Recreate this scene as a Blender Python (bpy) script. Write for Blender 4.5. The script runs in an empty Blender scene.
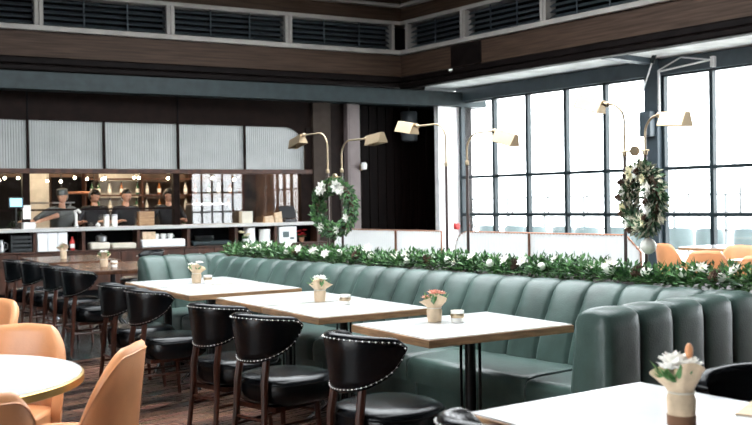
import bpy, math, random
from mathutils import Vector, Matrix, Euler
R = math.radians
S, C = math.sin, math.cos
PI = math.pi
rnd = random.Random(7)
scn = bpy.context.scene
col = scn.collection

# ------------------------------------------------------------------ materials
MATS = {}
def mat(name, color, rough=0.5, metal=0.0, spec=0.5, vary=0.0, vscale=6.0, bump=0.0, bscale=60.0,
        emit=None, estr=0.0, coat=0.0, trans=0.0, sheen=0.0, stretch=None, color2=None):
    m = bpy.data.materials.new(name); m.use_nodes = True
    nt = m.node_tree; b = nt.nodes['Principled BSDF']
    b.inputs['Base Color'].default_value = (*color, 1)
    b.inputs['Roughness'].default_value = rough
    b.inputs['Metallic'].default_value = metal
    b.inputs['Specular IOR Level'].default_value = spec
    b.inputs['Coat Weight'].default_value = coat
    b.inputs['Coat Roughness'].default_value = 0.12
    b.inputs['Transmission Weight'].default_value = trans
    b.inputs['Sheen Weight'].default_value = sheen
    if emit:
        b.inputs['Emission Color'].default_value = (*emit, 1)
        b.inputs['Emission Strength'].default_value = estr
    if vary or bump or color2:
        tc = nt.nodes.new('ShaderNodeTexCoord'); mp = nt.nodes.new('ShaderNodeMapping')
        nt.links.new(tc.outputs['Object'], mp.inputs['Vector'])
        if stretch: mp.inputs['Scale'].default_value = stretch
    if vary or color2:
        n = nt.nodes.new('ShaderNodeTexNoise'); n.inputs['Scale'].default_value = vscale
        n.inputs['Detail'].default_value = 6
        nt.links.new(mp.outputs['Vector'], n.inputs['Vector'])
        rp = nt.nodes.new('ShaderNodeValToRGB')
        c2 = color2 or tuple(min(1, c * (1 + vary)) for c in color)
        c1 = color if color2 else tuple(c * (1 - vary) for c in color)
        rp.color_ramp.elements[0].position = .35; rp.color_ramp.elements[1].position = .65
        rp.color_ramp.elements[0].color = (*c1, 1); rp.color_ramp.elements[1].color = (*c2, 1)
        nt.links.new(n.outputs['Fac'], rp.inputs['Fac'])
        nt.links.new(rp.outputs['Color'], b.inputs['Base Color'])
    if bump:
        n2 = nt.nodes.new('ShaderNodeTexNoise'); n2.inputs['Scale'].default_value = bscale
        nt.links.new(mp.outputs['Vector'], n2.inputs['Vector'])
        bp = nt.nodes.new('ShaderNodeBump'); bp.inputs['Strength'].default_value = bump
        bp.inputs['Distance'].default_value = .01
        nt.links.new(n2.outputs['Fac'], bp.inputs['Height'])
        nt.links.new(bp.outputs['Normal'], b.inputs['Normal'])
    MATS[name] = m
    return m

def glass_mat(name, fac, tint=(1, 1, 1), rough=0.0):
    m = bpy.data.materials.new(name); m.use_nodes = True
    nt = m.node_tree; nt.nodes.remove(nt.nodes['Principled BSDF'])
    out = nt.nodes['Material Output']
    t = nt.nodes.new('ShaderNodeBsdfTransparent'); t.inputs['Color'].default_value = (*tint, 1)
    g = nt.nodes.new('ShaderNodeBsdfGlossy'); g.inputs['Roughness'].default_value = rough
    mx = nt.nodes.new('ShaderNodeMixShader'); mx.inputs['Fac'].default_value = fac
    nt.links.new(t.outputs[0], mx.inputs[1]); nt.links.new(g.outputs[0], mx.inputs[2])
    nt.links.new(mx.outputs[0], out.inputs['Surface'])
    MATS[name] = m
    return m

M = MATS
mat('black_leather', (.003, .0036, .0045), .22, vary=.5, vscale=9, bump=.12, bscale=140, spec=.25)
mat('green_leather', (.046, .074, .065), .33, vary=.25, vscale=5, bump=.15, bscale=110, spec=.32)
mat('green_piping', (.015, .03, .028), .5)
mat('tan_leather', (.66, .30, .135), .38, vary=.12, vscale=4, bump=.1, bscale=120, spec=.5)
mat('walnut', (.045, .013, .007), .35, spec=.3, vary=.4, vscale=8, stretch=(6, 6, .6))
mat('dark_wood', (.045, .026, .018), .42, vary=.35, vscale=5, stretch=(1, 6, 6))
mat('fascia_wood', (.055, .034, .024), 0.5, spec=0.12, vary=.3, vscale=3, stretch=(.5, 6, 10))
mat('moulding_wood', (.006, .0042, .004), 0.5, spec=0.06, vary=.3, vscale=5)
mat('bar_wood', (.055, .02, .011), .42, vary=.4, vscale=6, stretch=(2, 6, .8))
mat('bar_frame_wood', (.0085, .0042, .0032), 0.5, spec=0.06, vary=.3, vscale=6)
mat('trim_paint', (.34, .315, .29), .5, vary=.12, vscale=3)
mat('near_black', (.004, .004, .005), 0.8, spec=0.05)
mat('blade_metal', (.06, .075, .085), 0.5, spec=0.3, metal=.3)
mat('steel_beam', (.020, .031, .034), 0.5, spec=0.3, vary=.2, vscale=6)
mat('frame_steel', (.014, .025, .030), 0.45, spec=0.3, vary=.15, vscale=5)
mat('column_steel', (.05, .07, .085), .45, vary=.12, vscale=5)
mat('concrete', (.66, .68, .67), .8, vary=.22, vscale=2.5, bump=.2, bscale=20)
mat('white_plaster', (.92, .92, .91), .4, vary=.04)
mat('grey_panel', (.16, .125, .12), .55, vary=.08)
mat('brown_panel', (.04, .029, .023), 0.6, spec=0.1, vary=.15)
mat('door_wood', (.0028, .0014, .0012), 0.5, spec=0.03, vary=.5, vscale=4, stretch=(5, 5, .4))
mat('marble', (.60, .60, .60), .14, vary=.05, vscale=3, spec=.6)
mat('edge_wood', (.34, .20, .105), .4, vary=.3, vscale=7, stretch=(1, 1, 8))
mat('table_wood', (.07, .03, .016), .22, vary=.35, vscale=5, stretch=(6, 1, 1), spec=.6)
mat('black_metal', (.008, .009, .010), .3, metal=.3)
mat('gun_metal', (.22, .23, .25), .25, metal=.9)
mat('brass', (.44, .34, .225), .38, metal=1.0, vary=.1)
mat('brass_edge', (.55, .36, .12), .33, metal=.9, vary=.15)
mat('bronze', (.07, .05, .045), .35, metal=.7)
mat('copper', (.34, .16, .10), .35, metal=.8)
mat('nail_metal', (.62, .6, .57), .3, metal=1.0)
mat('chrome', (.7, .72, .74), .12, metal=1.0)
mat('reeded_glass', (.27, .28, .275), .26, spec=.8, vary=.08, vscale=2)
mat('reeded_screen', (.84, .85, .85), .4, spec=.5, vary=.04)
mat('kraft', (.58, .44, .30), .8, vary=.15, vscale=18, bump=.4, bscale=35)
mat('kraft_brown', (.20, .095, .05), .8)
mat('leaf', (.035, .12, .035), .45, color2=(.13, .29, .085), vscale=14)
mat('dark_leaf', (.016, .055, .025), .5, color2=(.06, .13, .05), vscale=14)
mat('sage_leaf', (.16, .17, .12), .6, color2=(.72, .66, .5), vscale=12)
mat('white_petal', (.86, .84, .80), .6)
mat('cream_petal', (.84, .78, .55), .6)
mat('pink_petal', (.72, .36, .28), .6)
mat('red_petal', (.42, .012, .02), .5)
mat('pine_brown', (.10, .05, .032), .7, vary=.4, vscale=30)
mat('pearl', (.80, .78, .72), .28, vary=.06, vscale=8)
mat('stem_green', (.06, .12, .04), .6)
mat('votive_white', (.84, .82, .78), .25)
mat('wax', (.85, .75, .50), .5)
mat('white_box', (.78, .79, .80), .6, vary=.04)
mat('cream_fabric', (.62, .57, .48), .85, vary=.06)
mat('white_enamel', (.82, .82, .80), .3)
mat('crate_black', (.02, .024, .026), .5)
mat('stainless', (.45, .46, .47), .28, metal=.9)
mat('counter_white', (.52, .52, .51), .35)
mat('screen_blue', (.05, .2, .3), .2, emit=(.35, .75, 1.0), estr=.6)
mat('paper', (.85, .85, .84), .7)
mat('skin', (.62, .33, .22), .5)
mat('hair_black', (.012, .009, .008), .5)
mat('hair_grey', (.18, .18, .17), .7)
mat('shirt_black', (.010, .011, .014), .8)
mat('shirt_grey', (.10, .11, .11), .8)
mat('lip', (.42, .12, .10), .5)
mat('eye_dark', (.02, .015, .012), .3)
mat('kitchen_wall', (.07, .04, .026), .6, vary=.5, vscale=3)
mat('kitchen_tile', (.55, .55, .52), .3, vary=.1)
mat('bulb', (1, .85, .6), .4, emit=(1, .80, .52), estr=26)  # glow imitating ceiling lights mirrored in the bar glass
mat('amber_glass', (.25, .09, .02), .12, spec=.7)
mat('green_glass', (.03, .09, .05), .12, spec=.7)
mat('clear_bottle', (.5, .52, .52), .12, spec=.7)
mat('red_paint', (.55, .03, .025), .4)
mat('plastic_black', (.015, .015, .017), .4)
mat('speaker_grey', (.04, .047, .053), .5)
mat('plastic_white', (.8, .8, .8), .35)
mat('terrace_floor', (.62, .62, .60), .8, vary=.06)
mat('pale_blue', (.11, .145, .148), .7, vary=.06)
mat('pale_rail', (.10, .11, .115), .6)
mat('ceiling_dark', (.02, .014, .012), 0.7, spec=0.1, vary=.2)
mat('soffit_dark', (.008, .009, .010), 0.7, spec=0.1)
mat('wall_dark', (.03, .024, .022), 0.7, spec=0.2, vary=.2)
mat('downlight_glow', (1, .95, .85), .4, emit=(1, .93, .82), estr=6)
glass_mat('window_glass', .05)
def translucent(name, c, f):
    m = MATS[name]; nt = m.node_tree; b = nt.nodes['Principled BSDF']
    t = nt.nodes.new('ShaderNodeBsdfTranslucent'); t.inputs['Color'].default_value = (*c, 1)
    mx = nt.nodes.new('ShaderNodeMixShader'); mx.inputs['Fac'].default_value = f
    nt.links.new(b.outputs[0], mx.inputs[1]); nt.links.new(t.outputs[0], mx.inputs[2])
    nt.links.new(mx.outputs[0], nt.nodes['Material Output'].inputs['Surface'])
translucent('reeded_screen', (.92, .93, .93), .5)
glass_mat('bar_glass', .055)

def wood_floor():
    m = bpy.data.materials.new('plank_floor'); m.use_nodes = True
    nt = m.node_tree; N = nt.nodes; L = nt.links; b = N['Principled BSDF']
    tc = N.new('ShaderNodeTexCoord'); mp = N.new('ShaderNodeMapping')
    mp.inputs['Rotation'].default_value = (0, 0, R(-6))
    L.new(tc.outputs['Object'], mp.inputs['Vector'])
    bk = N.new('ShaderNodeTexBrick')
    bk.inputs['Scale'].default_value = 1.0
    bk.inputs['Brick Width'].default_value = .62; bk.inputs['Row Height'].default_value = .125
    bk.inputs['Mortar Size'].default_value = .004; bk.inputs['Bias'].default_value = -.1
    bk.inputs['Color1'].default_value = (.022, .009, .006, 1); bk.inputs['Color2'].default_value = (.26, .125, .08, 1)
    bk.inputs['Mortar'].default_value = (.012, .008, .006, 1)
    L.new(mp.outputs['Vector'], bk.inputs['Vector'])
    ns = N.new('ShaderNodeTexNoise'); ns.inputs['Scale'].default_value = 3; ns.inputs['Detail'].default_value = 8
    mp2 = N.new('ShaderNodeMapping'); mp2.inputs['Scale'].default_value = (1, 12, 1)
    L.new(mp.outputs['Vector'], mp2.inputs['Vector']); L.new(mp2.outputs['Vector'], ns.inputs['Vector'])
    mx = N.new('ShaderNodeMix'); mx.data_type = 'RGBA'; mx.blend_type = 'MULTIPLY'; mx.inputs['Factor'].default_value = .75
    L.new(bk.outputs['Color'], mx.inputs[6]); L.new(ns.outputs['Color'], mx.inputs[7])
    L.new(mx.outputs[2], b.inputs['Base Color'])
    rr = N.new('ShaderNodeMapRange'); rr.inputs['To Min'].default_value = .16; rr.inputs['To Max'].default_value = .40
    L.new(ns.outputs['Fac'], rr.inputs['Value']); L.new(rr.outputs['Result'], b.inputs['Roughness'])
    bp = N.new('ShaderNodeBump'); bp.inputs['Strength'].default_value = .4; bp.inputs['Distance'].default_value = .004
    L.new(bk.outputs['Fac'], bp.inputs['Height']); bp.invert = True
    L.new(bp.outputs['Normal'], b.inputs['Normal'])
    MATS['plank_floor'] = m
wood_floor()
def tile_floor():
    m = bpy.data.materials.new('green_tile'); m.use_nodes = True
    nt = m.node_tree; N = nt.nodes; L = nt.links; b = N['Principled BSDF']
    tc = N.new('ShaderNodeTexCoord')
    bk = N.new('ShaderNodeTexBrick'); bk.inputs['Scale'].default_value = 1
    bk.inputs['Brick Width'].default_value = .3; bk.inputs['Row Height'].default_value = .1; bk.inputs['Mortar Size'].default_value = .005
    bk.inputs['Color1'].default_value = (.003, .007, .007, 1); bk.inputs['Color2'].default_value = (.012, .024, .025, 1)
    bk.inputs['Mortar'].default_value = (.05, .06, .06, 1)
    L.new(tc.outputs['Object'], bk.inputs['Vector']); L.new(bk.outputs['Color'], b.inputs['Base Color'])
    b.inputs['Roughness'].default_value = .22
    ns = N.new('ShaderNodeTexNoise'); ns.inputs['Scale'].default_value = 14
    L.new(tc.outputs['Object'], ns.inputs['Vector'])
    bp = N.new('ShaderNodeBump'); bp.inputs['Strength'].default_value = .5; bp.inputs['Distance'].default_value = .01
    L.new(ns.outputs['Fac'], bp.inputs['Height']); L.new(bp.outputs['Normal'], b.inputs['Normal'])
    MATS['green_tile'] = m
tile_floor()

# ------------------------------------------------------------------ mesh builder
class MB:
    def __init__(s): s.v = []; s.f = []
    def add(s, vs, fs):
        o = len(s.v); s.v += [tuple(p) for p in vs]; s.f += [tuple(i + o for i in f) for f in fs]; return s
    def box(s, x0, x1, y0, y1, z0, z1, mtx=None):
        vs = [Vector((x, y, z)) for z in (z0, z1) for y in (y0, y1) for x in (x0, x1)]
        if mtx: vs = [mtx @ v for v in vs]
        return s.add(vs, [(0, 2, 3, 1), (4, 5, 7, 6), (0, 1, 5, 4), (2, 6, 7, 3), (0, 4, 6, 2), (1, 3, 7, 5)])
    def tube(s, pts, r, n=8, caps=True, closed=False):
        pts = [Vector(p) for p in pts]; k = len(pts)
        rr = r if isinstance(r, (list, tuple)) else [r] * k
        vs = []; fs = []
        prev = None
        for i, p in enumerate(pts):
            if closed: t = pts[(i + 1) % k] - pts[i - 1]
            else: t = pts[min(i + 1, k - 1)] - pts[max(i - 1, 0)]
            t.normalize()
            if prev is None:
                a = Vector((0, 0, 1)) if abs(t.z) < .9 else Vector((1, 0, 0))
                u = t.cross(a).normalized()
            else:
                u = (prev - t * prev.dot(t)).normalized()
            prev = u; w = t.cross(u)
            for j in range(n):
                a = 2 * PI * j / n
                vs.append(p + (u * C(a) + w * S(a)) * rr[i])
        m = k if closed else k - 1
        for i in range(m):
            for j in range(n):
                a = i * n + j; b = i * n + (j + 1) % n; i2 = (i + 1) % k
                fs.append((a, b, i2 * n + (j + 1) % n, i2 * n + j))
        if caps and not closed:
            fs.append(tuple(range(n - 1, -1, -1))); fs.append(tuple((k - 1) * n + j for j in range(n)))
        return s.add(vs, fs)
    def lathe(s, prof, c=(0, 0, 0), n=20, mtx=None):
        vs = []; fs = []; k = len(prof)
        for r, z in prof:
            for j in range(n):
                a = 2 * PI * j / n; vs.append(Vector((c[0] + r * C(a), c[1] + r * S(a), c[2] + z)))
        for i in range(k - 1):
            for j in range(n):
                fs.append((i * n + j, i * n + (j + 1) % n, (i + 1) * n + (j + 1) % n, (i + 1) * n + j))
        fs.append(tuple(range(n - 1, -1, -1))); fs.append(tuple((k - 1) * n + j for j in range(n)))
        if mtx: vs = [mtx @ v for v in vs]
        return s.add(vs, fs)
    def ell(s, c, r, nu=12, nv=8, mtx=None):
        if not isinstance(r, (tuple, list)): r = (r, r, r)
        vs = [Vector((0, 0, -1))]
        for i in range(1, nv):
            p = -PI / 2 + PI * i / nv
            for j in range(nu):
                a = 2 * PI * j / nu; vs.append(Vector((C(p) * C(a), C(p) * S(a), S(p))))
        vs.append(Vector((0, 0, 1)))
        fs = []
        for j in range(nu):
            fs.append((0, 1 + (j + 1) % nu, 1 + j))
            for i in range(nv - 2):
                a = 1 + i * nu + j; b = 1 + i * nu + (j + 1) % nu
                fs.append((a, b, b + nu, a + nu))
            fs.append((1 + (nv - 2) * nu + j, 1 + (nv - 2) * nu + (j + 1) % nu, len(vs) - 1))
        out = []
        for v in vs:
            q = Vector((v.x * r[0], v.y * r[1], v.z * r[2]))
            if mtx: q = mtx @ q
            out.append(q + Vector(c))
        return s.add(out, fs)
    def grid(s, fn, nu, nv, cu=False, cv=False, cap=False):
        vs = [fn(i / (nu if cu else nu - 1), j / (nv if cv else nv - 1)) for i in range(nu) for j in range(nv)]
        fs = []
        for i in range(nu if cu else nu - 1):
            for j in range(nv if cv else nv - 1):
                i2 = (i + 1) % nu; j2 = (j + 1) % nv
                fs.append((i * nv + j, i2 * nv + j, i2 * nv + j2, i * nv + j2))
        if cap and cv:
            fs.append(tuple(range(nv - 1, -1, -1))[::-1]); fs.append(tuple((nu - 1) * nv + j for j in range(nv))[::-1])
        return s.add(vs, fs)
    def prism(s, poly, a0, a1, axis='z'):
        n = len(poly)
        def P(p, a):
            return {'z': (p[0], p[1], a), 'y': (p[0], a, p[1]), 'x': (a, p[0], p[1])}[axis]
        vs = [P(p, a0) for p in poly] + [P(p, a1) for p in poly]
        fs = [(i, (i + 1) % n, n + (i + 1) % n, n + i) for i in range(n)]
        fs += [tuple(range(n - 1, -1, -1)), tuple(range(n, 2 * n))]
        return s.add(vs, fs)
    def leaf(s, p, d, up, L, W, fold=.25):
        d = Vector(d).normalized(); up = Vector(up)
        w = d.cross(up)
        if w.length < 1e-4: w = d.cross(Vector((1, 0, .3)))
        w.normalize(); n = w.cross(d)
        p = Vector(p)
        a = p; m = p + d * L * .5 + n * (-fold * W); t = p + d * L - n * L * .08
        l = p + d * L * .45 + w * W * .5; r_ = p + d * L * .45 - w * W * .5
        return s.add([a, l, t, r_, m], [(0, 4, 1), (1, 4, 2), (2, 4, 3), (3, 4, 0)])
    def build(s, name, m, parent=None, loc=(0, 0, 0), rz=0.0, smooth=True, bevel=0.0, seg=2, angle=40):
        me = bpy.data.meshes.new(name); me.from_pydata(s.v, [], s.f)
        me.update()
        import bmesh
        bm = bmesh.new(); bm.from_mesh(me); bmesh.ops.recalc_face_normals(bm, faces=bm.faces); bm.to_mesh(me); bm.free()
        if smooth:
            me.shade_smooth()
            try: me.set_sharp_from_angle(angle=R(angle))
            except Exception: pass
        o = bpy.data.objects.new(name, me); col.objects.link(o)
        me.materials.append(MATS[m] if isinstance(m, str) else m)
        if parent: o.parent = parent
        o.location = loc; o.rotation_euler = (0, 0, rz)
        if bevel:
            b = o.modifiers.new('bevel', 'BEVEL'); b.width = bevel; b.segments = seg; b.limit_method = 'ANGLE'
        return o

def box(name, m, x0, x1, y0, y1, z0, z1, parent=None, bevel=0.0, **k):
    return MB().box(x0, x1, y0, y1, z0, z1).build(name, m, parent, bevel=bevel, smooth=False if not bevel else True, **k)
def tag(o, label, cat, group=None):
    o['label'] = label; o['category'] = cat
    if group: o['group'] = group
    return o
def empty(name, loc=(0, 0, 0), rz=0.0, label=None, cat=None, group=None):
    o = bpy.data.objects.new(name, None); col.objects.link(o)
    o.location = loc; o.rotation_euler = (0, 0, rz); o.empty_display_size = .1
    if label: tag(o, label, cat, group)
    return o
def struct(o):
    o['kind'] = 'structure'; return o
KIDS = {}
def copy_tree(o, loc, rz, label, group=None, cat=None):
    def kids(p): return [c for c in col.objects if c.parent == p]
    r = o.copy(); col.objects.link(r); r.location = loc; r.rotation_euler = (0, 0, rz); r['label'] = label
    if group: r['group'] = group
    if cat: r['category'] = cat
    for ch in kids(o):
        c = ch.copy(); col.objects.link(c); c.parent = r
        for g in kids(ch):
            d = g.copy(); col.objects.link(d); d.parent = c
    return r

# ------------------------------------------------------------------ camera
cam = bpy.data.cameras.new('camera'); co = bpy.data.objects.new('camera', cam); col.objects.link(co)
HC = 1.42
cam.sensor_fit = 'HORIZONTAL'; cam.sensor_width = 36; cam.lens = 950 / 752 * 36
cam.clip_start = .05; cam.clip_end = 200
A_ = R(38.5); pit = math.atan(9.9 / 950); rol = R(.85)
f0 = Vector((0, C(pit), -S(pit))); r0 = Vector((1, 0, 0)); u0 = r0.cross(f0)
r1 = r0 * C(rol) - u0 * S(rol); u1 = r0 * S(rol) + u0 * C(rol)
rot = Matrix.Rotation(-A_, 3, 'Z')
r1, u1, f1 = rot @ r1, rot @ u1, rot @ f0
mw = Matrix(((r1.x, u1.x, -f1.x, 0), (r1.y, u1.y, -f1.y, 0), (r1.z, u1.z, -f1.z, HC), (0, 0, 0, 1)))
co.matrix_world = mw
scn.camera = co
cam.dof.use_dof = True; cam.dof.focus_distance = 6.0; cam.dof.aperture_fstop = 4.0
# ------------------------------------------------------------------ the room
WX = 13.0            # window wall plane
BO = (4.63, 15.35); BR = R(-9)       # bar plane: origin and direction
LO = (4.6, 15.0); LR = R(-10.7)      # coffer edge towards the bar
def barpt(s, off, z=0.0):
    return (BO[0] + s * C(BR) - off * S(BR), BO[1] + s * S(BR) + off * C(BR), z)
def bar_obj(mb, name, m, parent=None, **k):
    return mb.build(name, m, parent, **({} if parent else dict(loc=(BO[0], BO[1], 0), rz=BR)), **k)

# floors
struct(MB().box(-3.4, WX, -4.4, 8.62, -.1, 0).build('floor', 'plank_floor', smooth=False))
struct(MB().box(-3.4, WX + .3, 8.62, 21, -.1, 0).build('floor_tiled', 'green_tile', smooth=False))
struct(MB().box(WX, 40, -12, 8.62, -.2, -.03).build('floor_terrace', 'terrace_floor', smooth=False))
struct(MB().box(WX + .3, 40, 8.62, 30, -.2, -.03).build('floor_terrace_end', 'terrace_floor', smooth=False))

# ceiling: outer low ceiling strips, coffer, high ceiling
struct(MB().box(11.73, WX + .1, -4.4, 14.3, 3.63, 3.75).build('ceiling_low', 'concrete', smooth=False))
SX0, SX1, SY0, SY1 = .8, 9.2, 2.2, 11.4      # roof light in the middle of the coffer
struct(MB().box(-3.6, SX0, -4.4, 15.9, 5.55, 5.65).box(SX1, 12.1, -4.4, 15.9, 5.55, 5.65).box(SX0, SX1, -4.4, SY0, 5.55, 5.65).box(SX0, SX1, SY1, 15.9, 5.55, 5.65).build('ceiling', 'ceiling_dark', smooth=False))
rf = MB()
for k in range(5): rf.box(SX0 + (SX1 - SX0) * k / 4 - .05, SX0 + (SX1 - SX0) * k / 4 + .05, SY0, SY1, 5.56, 5.72)
for k in range(6): rf.box(SX0, SX1, SY0 + (SY1 - SY0) * k / 5 - .04, SY0 + (SY1 - SY0) * k / 5 + .04, 5.57, 5.70)
o = struct(rf.build('window_5', 'frame_steel', smooth=False))
MB().box(SX0, SX1, SY0, SY1, 5.63, 5.64).build('glass', 'window_glass', o, smooth=False)

def coffer(prefix, s0, s1, loc, rz, parent_bays):
    """stepped coffer edge along local x; y grows away from the room's middle"""
    def st(name, m, y0, y1, z0, z1, bev=.008):
        o = box(name, m, s0, s1, y0, y1, z0, z1, bevel=bev, loc=loc, rz=rz); struct(o); return o
    st('trim_1' + prefix, 'moulding_wood', 0, .2, 3.55, 3.66, .03)
    st('trim_2' + prefix, 'moulding_wood', .05, .5, 3.66, 3.79, .03)
    st('trim_3' + prefix, 'fascia_wood', .12, .5, 3.79, 4.20)
    st('trim_4' + prefix, 'trim_paint', .05, .5, 4.20, 4.285, .012)
    st('trim_5' + prefix, 'near_black', .34, .5, 4.29, 4.76)
    st('trim_6' + prefix, 'trim_paint', .06, .5, 4.76, 4.83, .01)
    st('trim_7' + prefix, 'fascia_wood', .12, .5, 4.83, 5.09)
    st('trim_8' + prefix, 'trim_paint', .02, .5, 5.09, 5.15, .01)
    st('trim_9' + prefix, 'fascia_wood', .12, .5, 5.15, 5.55)
    for (a, b, label) in parent_bays:
        r = empty('louver_vent', (loc[0] + a * C(rz), loc[1] + a * S(rz), 4.29), rz, label, 'vent', 'louvered vents in the ceiling coffer')
        L = b - a - .012
        for (x0, x1) in ((0, .06), (L - .06, L)): MB().box(x0, x1, .06, .3, 0, .47).build('side_post', 'trim_paint', r, smooth=False)
        bl = MB()
        for k in range(5):
            z = .055 + k * .092
            mt = Matrix.Translation((0, .2, z)) @ Matrix.Rotation(R(32), 4, 'X')
            bl.box(.06, L - .06, -.055, .055, -.006, .006, mt)
        bl.build('blades', 'blade_metal', r, smooth=False)
        n = max(2, int(L / .55))
        for k in range(1, n):
            MB().box(L * k / n - .008, L * k / n + .008, .12, .14, 0, .47).build('tie_rod', 'blade_metal', r, smooth=False)
coffer('', -8.2, 7.6, (LO[0], LO[1], 0), LR, [
    (-1.6, .60, 'long louvered vent bay above the bar, cut off by the frame, first on that side'),
    (.60, 2.70, 'long louvered vent bay over the bar, straight above the kitchen staff'),
    (2.70, 4.83, 'long louvered vent bay over the bar, second from the ceiling corner on that side'),
    (4.83, 6.98, 'darkest louvered vent bay over the bar, ending at the inner ceiling corner')])
coffer('_window_side', -14.3, 18, (11.52, 0, 0), R(-90), [
    (-13.6, -12.05, 'short louvered vent bay on the window side, starting at the ceiling corner'),
    (-12.05, -10.2, 'louvered vent bay on the window side, above the small square hatch and camera'),
    (-10.2, -8.3, 'louvered vent bay on the window side that runs out of the top of the photo')])

# steel beam under the coffer edge, and low soffit over the bar
struct(box('trim_beam_bar', 'steel_beam', -8.2, 9.0, .02, .32, 3.27, 3.55, loc=(LO[0], LO[1], 0), rz=LR, bevel=.006))
struct(box('ceiling_bar', 'soffit_dark', -8.2, 9.2, .3, 6.5, 3.3, 3.4, loc=(LO[0], LO[1], 0), rz=LR))
for (sx, of) in ((.42, .75), (6.3, .55), (2.6, .7)):
    p = (LO[0] + sx * C(LR) - of * S(LR), LO[1] + sx * S(LR) + of * C(LR), 3.3)
    r = empty('recessed_downlight', p, 0, {.42: 'small lit downlight in the dark soffit above the leftmost frosted bar panel', 6.3: 'small lit downlight in the dark soffit near the brown pilaster', 2.6: 'small dim downlight in the dark soffit above the middle frosted bar panels'}[sx], 'light', 'downlights in the bar soffit')
    MB().lathe([(.03, -.004), (.05, -.006), (.052, 0), (.03, 0)], n=16).build('ring', 'trim_paint', r)
    MB().lathe([(.005, -.003), (.03, -.003), (.03, -.001), (.005, -.001)], n=16).build('lamp', 'downlight_glow' if sx != 2.6 else 'trim_paint', r)

# ---- window wall on the right
def window(idx, y0, y1, mulls, mat_f='frame_steel', z_top=3.37, x=WX, glass='window_glass'):
    """one glazed bay: frame with mullions and rails, and its panes"""
    f = MB()
    w = .032
    for y in mulls: f.box(x - .05, x + .05, y - w, y + w, 0, z_top)
    for z, h in ((.0, .10), (1.16, .028), (1.89, .028), (z_top, .03)):
        f.box(x - .045, x + .045, y0, y1, z - (0 if z == 0 else h), z + h)
    o = struct(f.build('window_%d' % idx, mat_f, smooth=False))
    g = MB().box(x - .004, x + .004, y0, y1, .1, z_top)
    g.build('glass', glass, o, smooth=False)
    # thin inner bars of the middle row
    t = MB()
    ms = sorted(mulls)
    for a, b in zip(ms, ms[1:]):
        c = (a + b) / 2
        t.box(x - .012, x + .012, c - .01, c + .01, 1.18, 1.8)
    t.build('thin_bars', 'pale_rail', o, smooth=False)
    return o
window(1, 9.22, 13.62, [13.58, 12.69, 11.84, 10.94, 10.09, 9.24])
window(2, 4.5, 8.97, [8.95, 8.10, 7.22, 6.34, 5.46, 4.55])
window(3, -.2, 4.25, [4.22, 3.34, 2.46, 1.58, .70, -.16])
struct(box('wall_right', 'wall_dark', WX - .05, WX + .12, -4.4, -.45, 0, 3.4))
for k, y in enumerate((9.095, 4.375, -.325)):
    struct(box('column_%d' % (k + 1), 'column_steel', WX - .16, WX + .12, y - .125, y + .125, 0, 3.63, bevel=.006))
    struct(box('trim_ceiling_beam_%d' % (k + 1), 'column_steel', 11.74, WX - .1, y - .10, y + .10, 3.55, 3.63))
struct(box('trim_window_beam', 'column_steel', WX - .10, WX + .12, -4.4, 13.65, 3.37, 3.62, bevel=.006))
struct(box('wall_window_head', 'concrete', WX - .03, WX + .12, -4.4, 14.3, 3.62, 4.3))
# wall at the corner and the recess with the dark timber doors
struct(box('wall_corner_column', 'white_plaster', 12.42, 13.12, 13.64, 13.76, 0, 3.3, bevel=.01))
struct(box('wall_recess_side', 'door_wood', 13.12, 13.3, 13.62, 14.62, 0, 3.3))
struct(box('wall_recess', 'door_wood', 10.8, 13.3, 14.5, 14.62, 0, 3.3))
for k in range(10):
    struct(box('trim_recess_board', 'door_wood', 10.95 + k * .21, 10.95 + k * .21 + .195, 14.47, 14.5, 0, 3.3, bevel=.006))
# pilasters
struct(box('wall_pilaster_brown', 'brown_panel', 10.02, 10.42, 14.42, 14.62, 0, 3.3, bevel=.01))
struct(box('wall_pilaster_dark', 'bar_frame_wood', 10.42, 10.80, 14.50, 14.62, 0, 3.3))
struct(box('wall_pilaster_grey', 'grey_panel', 10.78, 11.08, 14.38, 14.62, 0, 3.3, bevel=.01))
struct(box('trim_pilaster_panel', 'grey_panel', 10.82, 11.04, 14.37, 14.38, 2.13, 3.2, bevel=.004))
struct(box('trim_pilaster_panel_low', 'grey_panel', 10.82, 11.04, 14.37, 14.38, .15, 2.08, bevel=.004))
# walls nobody sees in the photo: tall windows on the street side, plain wall behind the camera
struct(MB().box(-3.4, 11.0, -4.5, -4.4, 0, 5.6).box(11.0, 12.97, -4.5, -4.4, 3.3, 5.6).box(12.97, WX, -4.5, -4.4, 0, 5.6).build('wall_behind', 'wall_dark', smooth=False))
wf = MB()
for k in range(6): wf.box(11.0 + k * .394 - .035, 11.0 + k * .394 + .035, -4.5, -4.4, 0, 3.3)
for z in (.05, 1.16, 1.89, 3.27): wf.box(11.0, 12.97, -4.49, -4.41, z - .035, z + .035)
o = struct(wf.build('window_16', 'frame_steel', smooth=False))
MB().box(11.0, 12.97, -4.455, -4.445, 0, 3.3).build('glass', 'window_glass', o, smooth=False)
LX = -3.2
window(4, .6, 4.2, [.6, 1.8, 3.0, 4.15], x=LX)
struct(box('wall_left_near', 'wall_dark', LX - .12, LX + .05, -4.4, .6, 0, 3.4))
struct(box('wall_left', 'wall_dark', LX - .12, LX + .05, 4.55, 14.6, 0, 3.4))
struct(box('wall_left_head', 'wall_dark', LX - .12, LX + .05, -4.4, 15.9, 3.4, 5.6))
struct(box('column_4', 'column_steel', LX - .12, LX + .16, 4.25, 4.55, 0, 3.4))
struct(box('wall_left_end', 'wall_dark', LX - .12, LX + .05, 14.6, 19.5, 0, 3.4))

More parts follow.
